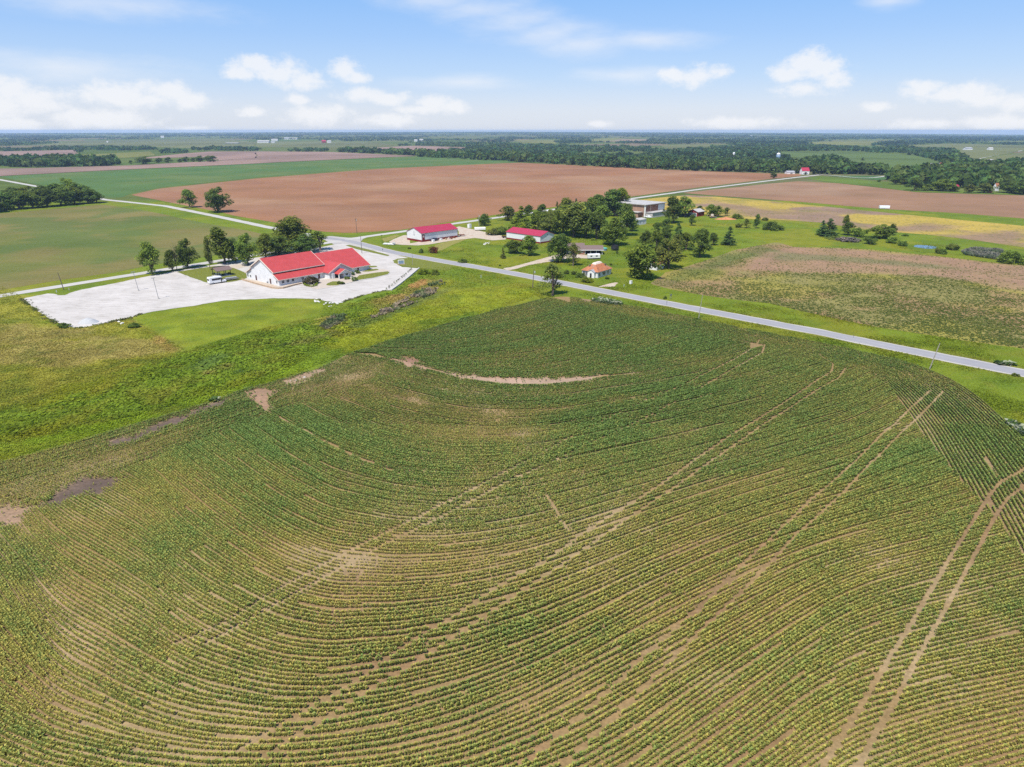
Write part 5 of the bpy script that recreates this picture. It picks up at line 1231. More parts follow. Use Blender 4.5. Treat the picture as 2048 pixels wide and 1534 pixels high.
A = np.array(G(843.65, 484.56)); u = np.array([0.70, 0.714])
s = gable_shed('metal_shed', 'white metal shed with red roof and dark red end door on the gravel yard', 'shed', A, dirang(*u), 27.2, 13.6, 5.0, 7.6, 'white_wall', 'crimson_roof', wains=('red_panel', 1.15), group='red roofed metal sheds')
d = MB().box(0.45, 2.15, -0.1, -0.031, 0, 4.3).build('door', M['red_panel'], s); MB().box(0.85, 1.75, -0.13, -0.101, 2.6, 3.5).build('door_sign', M['white'], d); MB().box(1.05, 1.55, -0.14, -0.131, 2.8, 3.3).build('emblem', simple('pale_red_emblem', (0.5, 0.18, 0.17)), d)
MB().box(2.4, 4.6, -0.05, -0.002, 4.25, 4.45).build('door_track', M['grey_metal'], s)
MB().box(-0.06, -0.002, 6.5, 7.1, 3.2, 3.9).build('vent', M['grey_metal'], s); MB().box(-0.05, -0.002, 6.7, 6.95, 4.1, 5.6).build('conduit', M['grey_metal'], s)
t = MB(); t.box(-0.08, 0.1, -0.08, -0.031, 0, 4.95); t.box(27.1, 27.28, -0.08, -0.031, 0, 4.95); t.box(-0.08, -0.031, 13.5, 13.68, 0, 4.95); t.box(-0.36, -0.3, -0.4, 0, 4.75, 4.95); t.build('corner_trim', M['grey_metal'], s)

A = np.array(G(1081.17, 487.4)); far = np.array(G(1013, 477.6)); u = (A-far)/np.hypot(*(A-far))
s = gable_shed('metal_shed', 'white metal shed with red roof and blank walls behind the three lawn trees', 'shed', far, dirang(*u), 26.8, 12.0, 4.1, 6.2, 'white_wall', 'crimson_roof', wains=('red_panel', 0.8), group='red roofed metal sheds')
t = MB(); t.box(-0.08, 0.1, -0.08, -0.031, 0, 4.05); t.box(26.7, 26.88, -0.08, -0.031, 0, 4.05); t.build('corner_trim', M['grey_metal'], s)
MB().box(26.803, 26.86, 5.6, 6.2, 4.2, 4.8).build('vent', M['grey_metal'], s)

def white_house():
    A = np.array(G(1195.1, 556.5)); R = np.array(G(1222, 548.3)); u = (R-A)/np.hypot(*(R-A)); L = np.hypot(*(R-A)); W = 8.0
    o = thing('white_house', 'small white house with rusty orange hipped roof and chimneys beside the paved road', 'house', (*A, 0.05), dirang(*u))
    MB().box(0, L, 0, W, -0.3, 2.7).build('wall', M['white_wall'], o)
    def hip(m, x0, x1, y0, y1, z0, z1, cut): m.add([(x0,y0,z0),(x1,y0,z0),(x1,y1,z0),(x0,y1,z0),(x0+cut,y0+cut,z1),(x1-cut,y0+cut,z1),(x1-cut,y1-cut,z1),(x0+cut,y1-cut,z1)], [(0,3,2,1),(4,5,6,7),(0,1,5,4),(1,2,6,5),(2,3,7,6),(3,0,4,7)])
    m = MB(); hip(m, -0.45, L+0.45, -0.45, W+0.45, 2.62, 5.1, 3.4); r = m.build('roof', M['rust_roof'], o)
    m = MB(); hip(m, 2.9, L-2.9, 2.9, W-2.9, 5.0, 5.75, 0.5); m.build('roof_cap', M['cream'], o)
    p = MB(); p.prism([(3.4,2.35),(6.3,2.35),(4.85,3.45)], -0.005-0.9, -0.5, 'x') if False else None
    # enclosed porch on the left gable face
    MB().prism([(1.0,0),(4.4,0),(4.4,2.45),(2.7,3.4),(1.0,2.45)], -1.3, -0.004, 'x').build('porch', M['white'], o)
    MB().prism(slab([(0.8,2.4),(2.7,3.45),(4.6,2.4)], 0.1), -1.5, 1.2, 'x').build('porch_roof', M['grey_roof'], o)
    door_x(o, 2.7, -1.302, 0.9, 2.0, mat='dark')
    for y in (5.6, 7.0): win_x(o, y, 0, 0.7, 1.2, 1.4)
    for x in (1.5, 5.2, 8.6): win_y(o, x, 0, 0.7, 1.0 if x != 5.2 else 2.2, 1.4)
    for x, y, h in ((1.9, 5.3, 5.0), (L-2.6, 1.7, 4.9)):
        ch = MB().box(x-0.3, x+0.3, y-0.3, y+0.3, 3.0, h).build('chimney', M['wood_pole'], r)
    m = MB().prism([(0,2.7),(-0.0,2.3),(2.6,1.9),(2.6,2.0)], 1.0, 4.6, 'y'); m.xform(Matrix.Translation((L+0.01, 0, 0))); m.build('lean_to_roof', M['grey_roof'], o)
    MB().box(L+0.005, L+2.4, 1.3, 4.3, -0.3, 1.9).build('lean_to', M['tan_wood'], o)
white_house()

def ranch():
    A = np.array(G(1164.2, 510)); R = np.array(G(1198.6, 508.4)); u = np.array([0.70, 0.714]); 
    o = thing('ranch_house', 'low brown roofed house with dark carport bays beside the driveway', 'house', (A[0]-1.6, A[1]+1.2, 0.05), dirang(0.93, -0.36)+math.radians(20))
    m = MB(); m.box(0, 3.0, 0, 7, -0.3, 2.5); m.box(-9, 3.0, 7.002, 13, -0.3, 2.5); m.box(2.9, 12, 5.5, 6.9, -0.3, 2.45); m.build('wall', M['brick'], o)
    MB().prism(slab([(-0.6,2.38),(3.6,4.1),(7.8,2.38)], 0.15), -0.6, 12.7, 'x').build('roof', M['brown_roof'], o)
    MB().prism(slab([(6.6,2.4),(10,4.3),(13.6,2.4)], 0.15), -9.6, 3.6, 'x').build('rear_roof', M['brown_roof'], o)
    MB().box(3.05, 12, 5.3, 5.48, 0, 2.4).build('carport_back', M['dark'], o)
    for x in (3.2, 6.1, 9.0, 12.0): MB().box(x-0.12, x+0.12, 0.0, 0.24, -0.1, 2.4).build('post', M['white'], o)
    MB().box(-0.62, 12.72, -0.72, -0.602, 2.2, 2.5).build('fascia', M['white'], o)
    win_y(o, 1.5, 0, 0.9, 1.2, 1.2)
ranch()

def school():
    A = np.array(G(1289.4, 434.7)); ax = dirang(0.70, 0.714)
    o = thing('brick_building', 'large brick building with pale flat roofs behind the farmstead trees', 'building', (*A, 0.05), ax)
    # x runs right and back, y runs left and back
    MB().box(0, 26, 0, 34, -0.3, 8.6).build('wall', M['brick'], o)
    MB().box(-1.0, 27, -1.0, 35, 8.6, 9.1).build('roof', M['flat_roof'], o)
    m = MB(); m.box(-6, -0.004, 2, 44, -0.3, 3.6); m.box(-14, -6.004, 24, 66, -0.3, 3.4); m.build('annex_wall', M['brick'], o)
    MB().box(-6.6, -0.6, 1.4, 44.5, 3.6, 3.95).build('annex_roof', M['flat_roof'], o)
    MB().prism(slab([(-15,3.4),(-8,5.0),(-1,3.4)], 0.2), 24.5, 67, 'y').build('rear_roof', M['grey_roof'], o)
    m = MB(); m.box(1, 24, -6, -0.004, -0.3, 3.4); m.build('front_annex', M['concrete'], o); MB().box(0.6, 24.4, -6.4, -0.006, 3.4, 3.7).build('front_annex_roof', M['flat_roof'], o)
    MB().box(17, 25.5, -0.1, -0.003, 3.9, 8.2).build('white_panel', M['white'], o)
    for y in (6, 11, 16, 21): MB().box(-6.08, -6.003, y-1.2, y+1.2, 1.0, 2.6).build('window', M['glass'], o)
    MB().box(-0.3, -0.004, -0.5, 0.5, 0, 8.6).build('downpipe', M['white'], o)
school()
A = np.array(G(1292.5, 447.97)); B = np.array(G(1265.16, 452.66)); u = (A-B)/np.hypot(*(A-B)); n = np.array([-u[1], u[0]])
s = gable_shed('trailer_building', 'long low white trailer building on the lawn in front of the brick building', 'trailer', B-u*4, dirang(*u), 20.5, 7.5, 3.3, 3.9, 'white_wall', 'flat_roof', 0.25)
for x in (8, 13, 17): win_y(s, x, 0, 1.3, 1.1, 0.9)
A = np.array(G(1372+8, 431)); 
A = np.array(G(1395, 433.5))
s = gable_shed('red_shed', 'little dark red shed with white garage door at the pasture edge', 'shed', A, dirang(0.70, 0.714), 9.5, 8.2, 3.3, 5.0, 'barn_red', 'flat_roof', 0.4)
MB().box(-0.07, -0.003, 0.9, 7.0, 0.05, 2.6).build('garage_door', M['white'], s)
A = np.array(G(1313.9, 541.0))
s = gable_shed('garage', 'white board garage with rusty orange roof half hidden under the huge round tree', 'garage', A, dirang(0.60, 0.80), 7.6, 7.2, 2.6, 4.4, 'white_wall', 'rust_roof', 0.35)
for x in (2.6, 5.2): MB().box(x-0.06, x+0.06, -0.05, -0.003, 0, 2.3).build('batten', M['grey_metal'], s)
door_x(s, 3.6, 0, 2.6, 2.2, mat='white')
MB().box(-0.07, -0.003, 0.4, 1.6, 1.0, 2.0).build('window', M['glass'], s)

# ------------------------------------------------------------------ far farms and hamlet
def far_house(name, label, cat, px, py, w, h, roof, ang=0.75, group=None, depth=0.8, rk=0.45, wall='white'):
    p = Gfar(np.array([px]), np.array([py]))[0]; Z = float(gz(p[0], p[1])); mpx = (p[1]*CT+(HC-Z)*ST)/FL; W = w*mpx; H = h*mpx
    c, s_ = math.cos(ang), math.sin(ang)
    o = gable_shed(name, label, cat, (p[0]-W*0.5*c, p[1]-W*0.5*s_), ang, W, W*depth, H*(1-rk), H, wall, roof, W*0.03, group, Z)
    return o, W, H
o, W, H = far_house('farmhouse', 'white farmhouse with bright red roof where the gravel road meets the tree belt', 'farmhouse', 1611, 349, 15, 13, 'crimson_roof', 0.1, depth=0.7)
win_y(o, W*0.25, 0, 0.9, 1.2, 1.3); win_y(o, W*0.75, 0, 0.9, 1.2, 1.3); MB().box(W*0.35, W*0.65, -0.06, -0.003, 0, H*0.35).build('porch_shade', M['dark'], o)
o, W, H = far_house('farmhouse', 'grey roofed white house left of the red roofed farmhouse', 'farmhouse', 1582, 348, 16, 6, 'grey_roof', 0.1, depth=0.7)
MB().box(W*0.4, W*0.7, -0.05, -0.003, 0.2, 2.0).build('garage_door', M['grey_metal'], o)
gh = 'farm buildings scattered in the far fields'
for px, py, w, h, rf, ang, wl, lab in [
 (1884,333,9,7,'rust_roof',0.3,'white','white house with brown roof by the far lane bend'), (1908,334,12,9,'grey_roof',0.2,'white','large white house among trees beside the far lane'),
 (1862,331,12,4,'flat_roof',0.3,'tan_wood','long pale shed at the edge of the far green pasture'), (1911,360,8,6,'rust_roof',0.4,'white','small house showing through the hamlet wood, left of the silver dome'),
 (1926,362,8,5,'flat_roof',0.4,'grey_metal','pale metal roof in the middle of the hamlet wood'), (1915,378,10,8,'crimson_roof',0.5,'brick','red roofed house in a gap of the hamlet wood'),
 (1994,382,9,15,'rust_roof',0.4,'white','tall white house with rust roof at the right of the hamlet wood'), (1939,300,14,5,'grey_roof',0.2,'white','white farmhouse on the skyline field left of the upper lane'),
 (1982,300,9,5,'flat_roof',0.1,'white','white shed with pale drive beyond the far lane'), (1984,322,10,3,'flat_roof',0.2,'white','low white shed on the pasture right of the far lane'),
 (526,286,22,5,'flat_roof',0.1,'white','long white barn of the far left farm'), (549,282,12,4,'flat_roof',0.1,'white','short white barn behind the long one at the far left farm'),
 (546,286,7,3,'grey_roof',0.2,'white','grey roofed house beside the far left barns'), (575,279,13,4,'grey_roof',0.1,'white','white farmhouse left of the long far sheds'), (588,279,12,3.5,'flat_roof',0.1,'white','long white shed at the middle of the far farm'),
 (648,286,8,5.5,'crimson_roof',0.3,'barn_red','dark red barn at the far clump of trees'), (659,286,7,5,'flat_roof',0.5,'white','white gabled barn beside the dark red barn'),
 (832,283,6,4,'flat_roof',0.3,'white','left white barn above the far tree belt'), (843,282.5,7,4.5,'flat_roof',0.3,'white','right white barn above the far tree belt'),
 (887,291,12,4,'grey_roof',0.1,'tan_wood','grey shed at the edge of the far brown field'), (325,276,6,4,'flat_roof',0.4,'white','little white barn near the left horizon'), (406,271,8,2,'flat_roof',0.1,'white','long white shed close under the left horizon'),
 (463,287,24,1.6,'flat_roof',0.05,'white','very long low white poultry house in the far left pasture'), (215,285,3,2.5,'flat_roof',0.2,'white','white speck of a shed in the far left pasture'),
 (1445,312,9,4,'flat_roof',0.1,'tan_wood','pale shed left of the grey silo in the tree belt'), (1515,312,7,5,'flat_roof',0.4,'white','white house right of the grey silo in the tree belt'),
 (1503,273,4,2,'flat_roof',0.1,'white','lone white farmstead near the right horizon')]:
    far_house('farm_building', lab, 'farm building', px, py, w, h, rf, ang, gh, 0.7, 0.4, wl)
def round_bin(name, label, px, py, w, h, dome, group=None, mat='grey_metal'):
    p = Gfar(np.array([px]), np.array([py]))[0]; Z = float(gz(p[0], p[1])); mpx = (p[1]*CT+(HC-Z)*ST)/FL; R = w*mpx/2; H = h*mpx
    o = thing(name, label, 'silo', (p[0], p[1], Z), 0, group)
    MB().lathe([(R, -0.3), (R, H*(1-dome))], 20).build('wall', M[mat], o, smooth_=True)
    MB().lathe([(R*1.03, H*(1-dome)), (R*0.85, H*(1-dome*0.55)), (R*0.5, H*(1-dome*0.18)), (R*0.12, H)], 20).build('roof', M['white'], o, smooth_=True)
round_bin('silo', 'grey silo with pale dome rising from the tree belt beside the far pasture', 1467, 315, 5, 10, 0.2)
round_bin('grain_bin', 'white domed grain bin showing among the hamlet trees', 1951, 354, 12, 14, 0.45)
round_bin('grain_bin', 'blue grey grain bin in front of trees on the far pasture', 1556, 318, 8, 12, 0.3, mat='blue_grey')

# ------------------------------------------------------------------ vehicles
def wheel(par, x, y, r=0.34, w=0.22):
    t = MB(); t.lathe([(r*0.6, -w/2), (r, -w/2+0.03), (r, w/2-0.03), (r*0.6, w/2)], 16); t.xform(Matrix.Translation((x, y, r)) @ Matrix.Rotation(math.pi/2, 4, 'X'))
    o = t.build('wheel', M['rubber'], par, smooth_=True); h = MB().lathe([(r*0.55, -w/2-0.01), (r*0.55, w/2+0.01)], 12); h.xform(Matrix.Translation((x, y, r)) @ Matrix.Rotation(math.pi/2, 4, 'X')); h.build('rim', M['grey_metal'], o)
def side(prof, hw, inset, zbelt):
    """a body of the given side profile, leaning in above the belt line"""
    n = len(prof); v = []
    for s in (-1, 1): v += [(x, s*(hw-(inset if z > zbelt else 0)), z) for x, z in prof]
    return v, [tuple(range(n))[::-1], tuple(range(n, 2*n))]+[(i, (i+1) % n, n+(i+1) % n, n+i) for i in range(n)]
def car(name, label, px, py, ang, paint, kind='suv', cat='car'):
    X, Y = G(px, py); o = thing(name, label, cat, (X, Y, 0.08), ang)
    if kind == 'suv':
        v, f = side([(-2.3,0.35),(2.3,0.35),(2.32,0.8),(1.2,1.0),(0.55,1.65),(-1.9,1.68),(-2.28,1.0)], 0.92, 0.14, 1.05)
        g = [((-1.75,1.06),(0.85,1.06),(0.45,1.56),(-1.6,1.56))]; roof = None
    else:
        v, f = side([(-2.8,0.45),(2.7,0.45),(2.72,0.95),(1.5,1.08),(0.95,1.75),(-0.5,1.78),(-0.7,1.1),(-2.8,1.1)], 0.98, 0.14, 1.15)
        g = [((-0.5,1.14),(1.1,1.14),(0.75,1.66),(-0.42,1.66))]
    MB().add(v, f).build('body', M[paint], o, bevel=0.05)
    m = MB()
    for s in (-1, 1):
        for q in g: m.prism([(a, b) for a, b in q], s*0.80, s*0.93, 'y')
    m.build('side_window', M['glass'], o)
    (x0, x1) = (0.62, 1.16) if kind == 'suv' else (1.0, 1.47)
    MB().add([(x1+0.03,-0.7,1.1),(x1+0.03,0.7,1.1),(x0+0.03,0.66,1.62),(x0+0.03,-0.66,1.62),(x1-0.1,-0.7,1.1),(x1-0.1,0.7,1.1),(x0-0.1,0.66,1.62),(x0-0.1,-0.66,1.62)], [(0,1,2,3),(7,6,5,4),(0,4,5,1),(1,5,6,2),(2,6,7,3),(3,7,4,0)]).build('windscreen', M['glass'], o)
    for s in (-0.62, 0.62): MB().box(2.26, 2.36, s-0.18, s+0.18, 0.62, 0.8).build('headlight', M['white'], o)
    for x in (-1.45, 1.45):
        for y in (-0.86, 0.86): wheel(o, x, y)
    return o

def bus():
    A = np.array(G(420, 570)); B = np.array(G(453, 565)); u = (B-A)/np.hypot(*(B-A)); c = (A+B)/2+np.array([-u[1], u[0]])*1.1
    o = thing('minibus', 'white minibus with dark windows parked in the car park beside the picnic lawn', 'bus', (*c, 0.08), dirang(*u))
    v, f = side([(-3.5,0.45),(1.9,0.45),(3.5,0.45),(3.55,1.15),(2.55,1.3),(2.0,2.0),(1.7,2.85),(-3.35,2.9),(-3.5,2.6)], 1.12, 0.06, 1.4)
    MB().add(v, f).build('body', M['car_white'], o, bevel=0.08)
    for s in (-1, 1):
        MB().prism([(-2.4,1.55),(1.2,1.55),(1.2,2.3),(-2.4,2.3)], s*1.04, s*1.13, 'y').build('window', M['dark'], o)
        MB().prism([(1.75,1.4),(2.4,1.4),(2.0,1.95),(1.75,2.0)], s*1.04, s*1.135, 'y').build('cab_window', M['dark'], o)
    MB().prism([(1.3,0.55),(1.72,0.55),(1.72,2.35),(1.3,2.35)], -1.04, -1.14, 'y').build('door', M['dark'], o)
    MB().box(-3.53, -3.44, -0.75, 0.75, 1.5, 2.3).build('rear_window', M['dark'], o)
    MB().add([(2.6,-0.9,1.34),(2.6,0.9,1.34),(2.06,0.88,1.98),(2.06,-0.88,1.98),(2.4,-0.9,1.3),(2.4,0.9,1.3),(1.9,0.88,1.9),(1.9,-0.88,1.9)], [(0,1,2,3),(7,6,5,4),(0,4,5,1),(1,5,6,2),(2,6,7,3),(3,7,4,0)]).build('windscreen', M['dark'], o)
    for s in (-1, 1):
        m = MB().tube([(2.3, s*1.1, 1.5), (2.5, s*1.42, 1.6)], 0.03, 6); m.box(2.45, 2.53, s*1.35, s*1.5, 1.4, 1.8); m.build('mirror', M['black_metal'], o)
        MB().box(3.48, 3.58, s*0.8-0.16, s*0.8+0.16, 0.8, 1.02).build('headlight', M['white'], o)
        for x in (-2.0, 2.5): wheel(o, x, s*1.0, 0.4, 0.26)
    MB().box(3.5, 3.66, -1.0, 1.0, 0.42, 0.62).build('bumper', M['grey_metal'], o)
bus()
def flat_trailer(label, px, py, ang, L, W, mat, load=None, name='utility_trailer'):
    X, Y = G(px, py); o = thing(name, label, 'trailer', (X, Y, 0.08), ang)
    m = MB().box(-L/2, L/2, -W/2, W/2, 0.55, 0.68); m.box(-L/2, L/2, -W/2, -W/2+0.06, 0.68, 1.0); m.box(-L/2, L/2, W/2-0.06, W/2, 0.68, 1.0); m.build('bed', M[mat], o)
    MB().tube([(L/2,0.5,0.55),(L/2+1.3,0,0.5),(L/2,-0.5,0.55)], 0.05, 6).build('drawbar', M['black_metal'], o)
    for s in (-1, 1): wheel(o, -0.2, s*(W/2+0.12), 0.33, 0.2)
    if load: MB().box(-L*0.4, L*0.4, -W*0.35, W*0.35, 0.69, load[1]).build('load', M[load[0]], o)
flat_trailer('dark grey flat trailer parked in front of the minibus', 463, 560.5, dirang(0.75, 0.66), 5.6, 2.0, 'grey_metal', ('grey_roof', 1.25))
car('parked_car', 'dark navy car parked under the big driveway tree', 1116, 524, dirang(0.6, 0.8), 'navy')
car('parked_car', 'dark car parked on the gravel in front of the brown roofed house', 1137, 509, dirang(0.7, -0.7), 'navy')
car('pickup_truck', 'white pickup truck parked between the trailer building and brick building', 1296, 436, dirang(0.7, -0.71), 'car_white', 'truck', 'pickup')
car('parked_car', 'white car parked at the right side of the brick building', 1308, 431.5, dirang(0.7, 0.71), 'car_white')
car('parked_car', 'silver car under the left tree of the tall pair', 1350, 436, dirang(0.9, 0.3), 'silver')
car('parked_car', 'white car half hidden behind the farmstead wood by the ploughed field', 1100, 424, dirang(0.9, 0.4), 'car_white')
car('pickup_truck', 'dark pickup among the yard clutter along the left red roofed shed', 869, 482, dirang(0.70, 0.714), 'navy', 'truck', 'pickup')
def stock_trailer(label, px, py, ang, L, W, H, mat, name, cat='trailer', far=False, win=True):
    if far: X, Y = Gfar(np.array([px]), np.array([py]))[0]
    else: X, Y = G(px, py)
    o = thing(name, label, cat, (float(X), float(Y), 0.08), ang)
    MB().prism([(-W/2,0.5),(W/2,0.5),(W/2,H-0.2),(W/2-0.25,H),(-W/2+0.25,H),(-W/2,H-0.2)], -L/2, L/2, 'x').build('body', M[mat], o, bevel=0.05)
    if win:
        for x in (-L*0.25, L*0.2): MB().box(x-0.5, x+0.5, -W/2-0.03, -W/2+0.02, H*0.5, H*0.75).build('window', M['glass'], o)
    MB().tube([(L/2,0.5,0.55),(L/2+1.2,0,0.5),(L/2,-0.5,0.55)], 0.05, 6).build('drawbar', M['black_metal'], o)
    for s in (-1, 1): wheel(o, -0.3, s*(W/2-0.05), 0.35, 0.2)
stock_trailer('boxy white camper trailer beside the carport of the brown roofed house', 1187, 518, dirang(0.93, 0.2), 6.2, 2.3, 2.5, 'white', 'camper_trailer')
stock_trailer('long white trailer standing alone between yellow field and brown field', 1768, 418, dirang(0.98, -0.12), 7.8, 2.4, 2.6, 'car_white', 'stock_trailer', far=True, win=False)
stock_trailer('black low trailer under the right tree of the tall pair beside the red shed', 1368, 433, dirang(0.97, 0.2), 10, 2.4, 2.1, 'black_metal', 'black_trailer', win=False)
stock_trailer('white flat topped trailer on the dirt yard by the farmstead pole', 960, 461, dirang(0.95, 0.1), 7.0, 2.3, 2.0, 'white', 'box_trailer', win=False)
stock_trailer('orange vehicle body at the edge of the hamlet wood', 1979, 386.5, 0.1, 4, 2, 2.0, 'orange_soil', 'farm_wagon', 'wagon', True, False)

# ------------------------------------------------------------------ poles, lamps and signs
def utility_pole(label, bx, by, top, lean=0.0, arm=True, mat='wood_pole', group='utility poles along the roads', can=False, r=0.15, wang=0.0):
    X, Y = G(bx, by); lo, hi = 1, 25
    for _ in range(40):
        m = (lo+hi)/2; c = Y*CT-(m-HC)*ST; u = Y*ST+(m-HC)*CT
        if 767-FL*u/c > top: lo = m
        else: hi = m
    h = lo; o = thing('utility_pole', label, 'utility pole', (X, Y, 0.0), wang, group)
    MB().tube([(0,0,-0.3),(lean*0.5,0,h*0.5),(lean,0,h)], [r*1.15, r, r*0.75], 8).build('pole', M[mat], o)
    if arm:
        a = MB().box(lean-1.1, lean+1.1, -0.07, 0.07, h-0.75, h-0.6).build('crossarm', M[mat], o)
        for x in (-1.0, 0, 1.0): MB().lathe([(0.05,0),(0.07,0.08),(0.03,0.18)], 8, (lean+x, 0, h-0.6)).build('insulator', M['grey_metal'], a)
    if can: MB().lathe([(0.2,0),(0.22,0.05),(0.22,0.8),(0.1,0.9)], 12, (lean+0.35, 0, h-1.9)).build('transformer', M['silver'], o)
utility_pole('dark leaning pole on the grass notch at the left car park corner', 128, 580, 545, -0.9, False)
utility_pole('crossarm pole standing in front of the big ploughed field above the junction', 714, 467, 436, -0.15, can=True, wang=0.6)
utility_pole('tall pole between the church canopy and the paved road', 724, 507, 472, -0.1, False, r=0.13)
utility_pole('slim pole on the grass island by the end of the retaining wall', 825.5, 531, 507, 0, False, 'pale_pole', r=0.09)
utility_pole('pale pole beside the small tree behind the first red roofed shed', 958, 452, 428, 0, False, 'pale_pole', can=True)
utility_pole('pole with transformer beside the lone roadside tree', 1065, 576, 537, 0.55, False, can=True)
utility_pole('thin roadside pole with weeds at its foot beside the corn field', 1397, 637, 590, 0.6, False, 'pale_pole', r=0.11)
utility_pole('leaning roadside pole nearest the right edge of the photo', 1858, 740, 686, 1.3, False, 'pale_pole', r=0.12)
utility_pole('pale pole standing in front of the flat roofed brick building', 1287, 437, 409, 0, False, 'pale_pole', r=0.2)
utility_pole('second pale pole right of the brick building corner', 1300, 434, 408, 0, False, 'pale_pole', r=0.12)
utility_pole('white pole in the shade of the farmstead wood behind the second shed', 1141, 471, 450, 0, False, 'pale_pole', r=0.22)
def light_pole(label, bx, by, top, lean):
    X, Y = G(bx, by); lo, hi = 1, 15
    for _ in range(40):
        m = (lo+hi)/2; c = Y*CT-(m-HC)*ST; u = Y*ST+(m-HC)*CT
        if 767-FL*u/c > top: lo = m
        else: hi = m
    o = thing('light_pole', label, 'light pole', (X, Y, 0.06), 0.4, 'car park light poles')
    MB().lathe([(0.32,-0.1),(0.30,0.55)], 12).build('footing', M['concrete'], o)
    MB().tube([(0,0,0.5),(lean,0,lo)], [0.1, 0.07], 8).build('pole', M['grey_metal'], o)
    m = MB().box(lean-0.75, lean-0.12, -0.2, 0.2, lo-0.12, lo+0.08); m.box(lean+0.12, lean+0.6, -0.2, 0.2, lo-0.1, lo+0.1); m.box(lean-0.12, lean+0.12, -0.05, 0.05, lo-0.06, lo+0.04); m.build('lamp_head', M['grey_metal'], o)
light_pole('far thin light pole in the middle of the gravel car park', 277, 581.5, 544, -0.6)
light_pole('nearer light pole with square lamp heads in the gravel car park', 317, 598, 556, -0.5)
def lamp_post():
    X, Y = G(764.5, 487); o = thing('lamp_post', 'black lamp post on the grass left of the first red roofed shed', 'lamp post', (X, Y, 0.02), 0)
    MB().tube([(0,0,-0.2),(0,0,4.6)], [0.1, 0.07], 8).build('pole', M['black_metal'], o); MB().box(-0.5, 0.5, -0.18, 0.18, 4.6, 4.75).build('lamp_head', M['black_metal'], o)
lamp_post()
def post_sign(name, label, bx, by, h, w, ph, mat, cat='sign', ang=0.8, r=0.05, postm='grey_metal', two=False):
    X, Y = G(bx, by); o = thing(name, label, cat, (X, Y, 0.03), ang)
    for x in ((-w*0.4, w*0.4) if two else (0,)): MB().tube([(x,0,-0.2),(x,0,h)], r, 6).build('post', M[postm], o)
    MB().box(-w/2, w/2, -r-0.05, -r-0.003, h-ph, h).build('panel', M[mat], o)
post_sign('road_sign', 'back of a two post grey road sign beside the dark upright bush', 1341, 598, 1.9, 1.2, 0.8, 'grey_metal', two=True)
post_sign('mailbox_post', 'dark marker post at the paved road edge opposite the road sign', 1333, 611, 1.6, 0.25, 0.4, 'black_metal', 'post')
post_sign('road_sign', 'small dark sign at the church entrance road edge', 765.5, 504, 1.7, 0.45, 0.5, 'black_metal')
post_sign('marker_post', 'small white marker post on the meadow below the paved road', 962, 556.5, 1.5, 0.22, 1.3, 'white', 'marker', r=0.04)
post_sign('marker_post', 'white marker on the verge left of the white utility box', 1247.5, 574, 1.2, 0.3, 1.0, 'white', 'marker', r=0.04)
post_sign('marker_post', 'white marker post at the left end of the car park grass notch', 113.5, 586, 1.1, 0.3, 0.9, 'white', 'marker', r=0.04)
post_sign('marker_post', 'yellow white marker post right of the leaning dark pole', 139, 584, 1.6, 0.2, 0.9, 'cream', 'marker', r=0.04)
post_sign('marker_post', 'thin dark reflector post on the far road verge', 1706, 676, 1.0, 0.14, 0.5, 'black_metal', 'marker', r=0.03)
def box_thing(name, label, cat, px, py, w, d, h, mat, ang=0.8, lid=True, group=None):
    X, Y = G(px, py); o = thing(name, label, cat, (X, Y, 0.05), ang, group)
    MB().box(-w/2, w/2, -d/2, d/2, 0, h).build('body', M[mat], o, bevel=0.04)
    if lid: MB().box(-w/2-0.04, w/2+0.04, -d/2-0.04, d/2+0.04, h+0.002, h+0.1).build('lid', M[mat], o)
box_thing('utility_box', 'white utility box on the verge beside the white marker', 'utility box', 1261.5, 568, 1.0, 0.9, 1.2, 'white')
box_thing('water_tank', 'white upright tank on the dirt yard behind the first red roofed shed', 'tank', 939, 456, 2.0, 2.0, 2.4, 'white')
for px, py, w, h, mt, lab in [(866.5,484,1.4,1.2,'white','white crate at the front wall of the first red roofed shed, nearest its door'),(882,480.5,1.4,0.8,'white','white covered pallet beside the dark pickup along the shed'),(892,479.5,0.9,0.7,'tan_wood','tan crate along the front wall of the shed past the pickup'),(897.5,478.5,0.9,0.8,'cream','pale crate in the middle of the shed wall clutter'),(903,478,1.0,0.7,'rust','rusty bin along the shed wall'),(908.5,476.5,1.2,0.9,'rust','rust red drum at the right end of the shed wall clutter')]:
    box_thing('crate', lab, 'crate', px, py, w, w, h, mt, group='clutter along the shed wall')
flat_trailer('rusty low trailer at the right corner of the first red roofed shed', 922, 472.5, 0.2, 4.5, 1.8, 'rust')
flat_trailer('small rusty implement at the left corner of the second red roofed shed', 1008, 476, 0.3, 2.6, 1.5, 'black_metal', ('rust', 1.2), 'farm_implement')
box_thing('black_bin', 'low black bin on the dirt bank between the two sheds', 'bin', 985.5, 468.5, 2.0, 1.2, 0.9, 'black_metal')
def white_boat():
    X, Y = G(778.5, 489.5); o = thing('lumber_stack', 'long white stack of metal panels lying on the grass by the lamp post', 'panel stack', (X, Y, 0.03), dirang(0.92, -0.32))
    m = MB()
    for k in range(4): m.box(-3.6+k*0.15, 3.4-k*0.3, -1.0+k*0.12, 0.9-k*0.1, 0.25+k*0.16, 0.38+k*0.16)
    m.build('panel', M['white'], o)
    for x in (-2.5, 0, 2.5): MB().box(x-0.12, x+0.12, -1, 1, 0, 0.25).build('bearer', M['wood_pole'], o)
    MB().box(2.2, 3.8, -0.6, 0.6, 0.9, 1.25).build('tarpaulin', M['silver'], o)
white_boat()
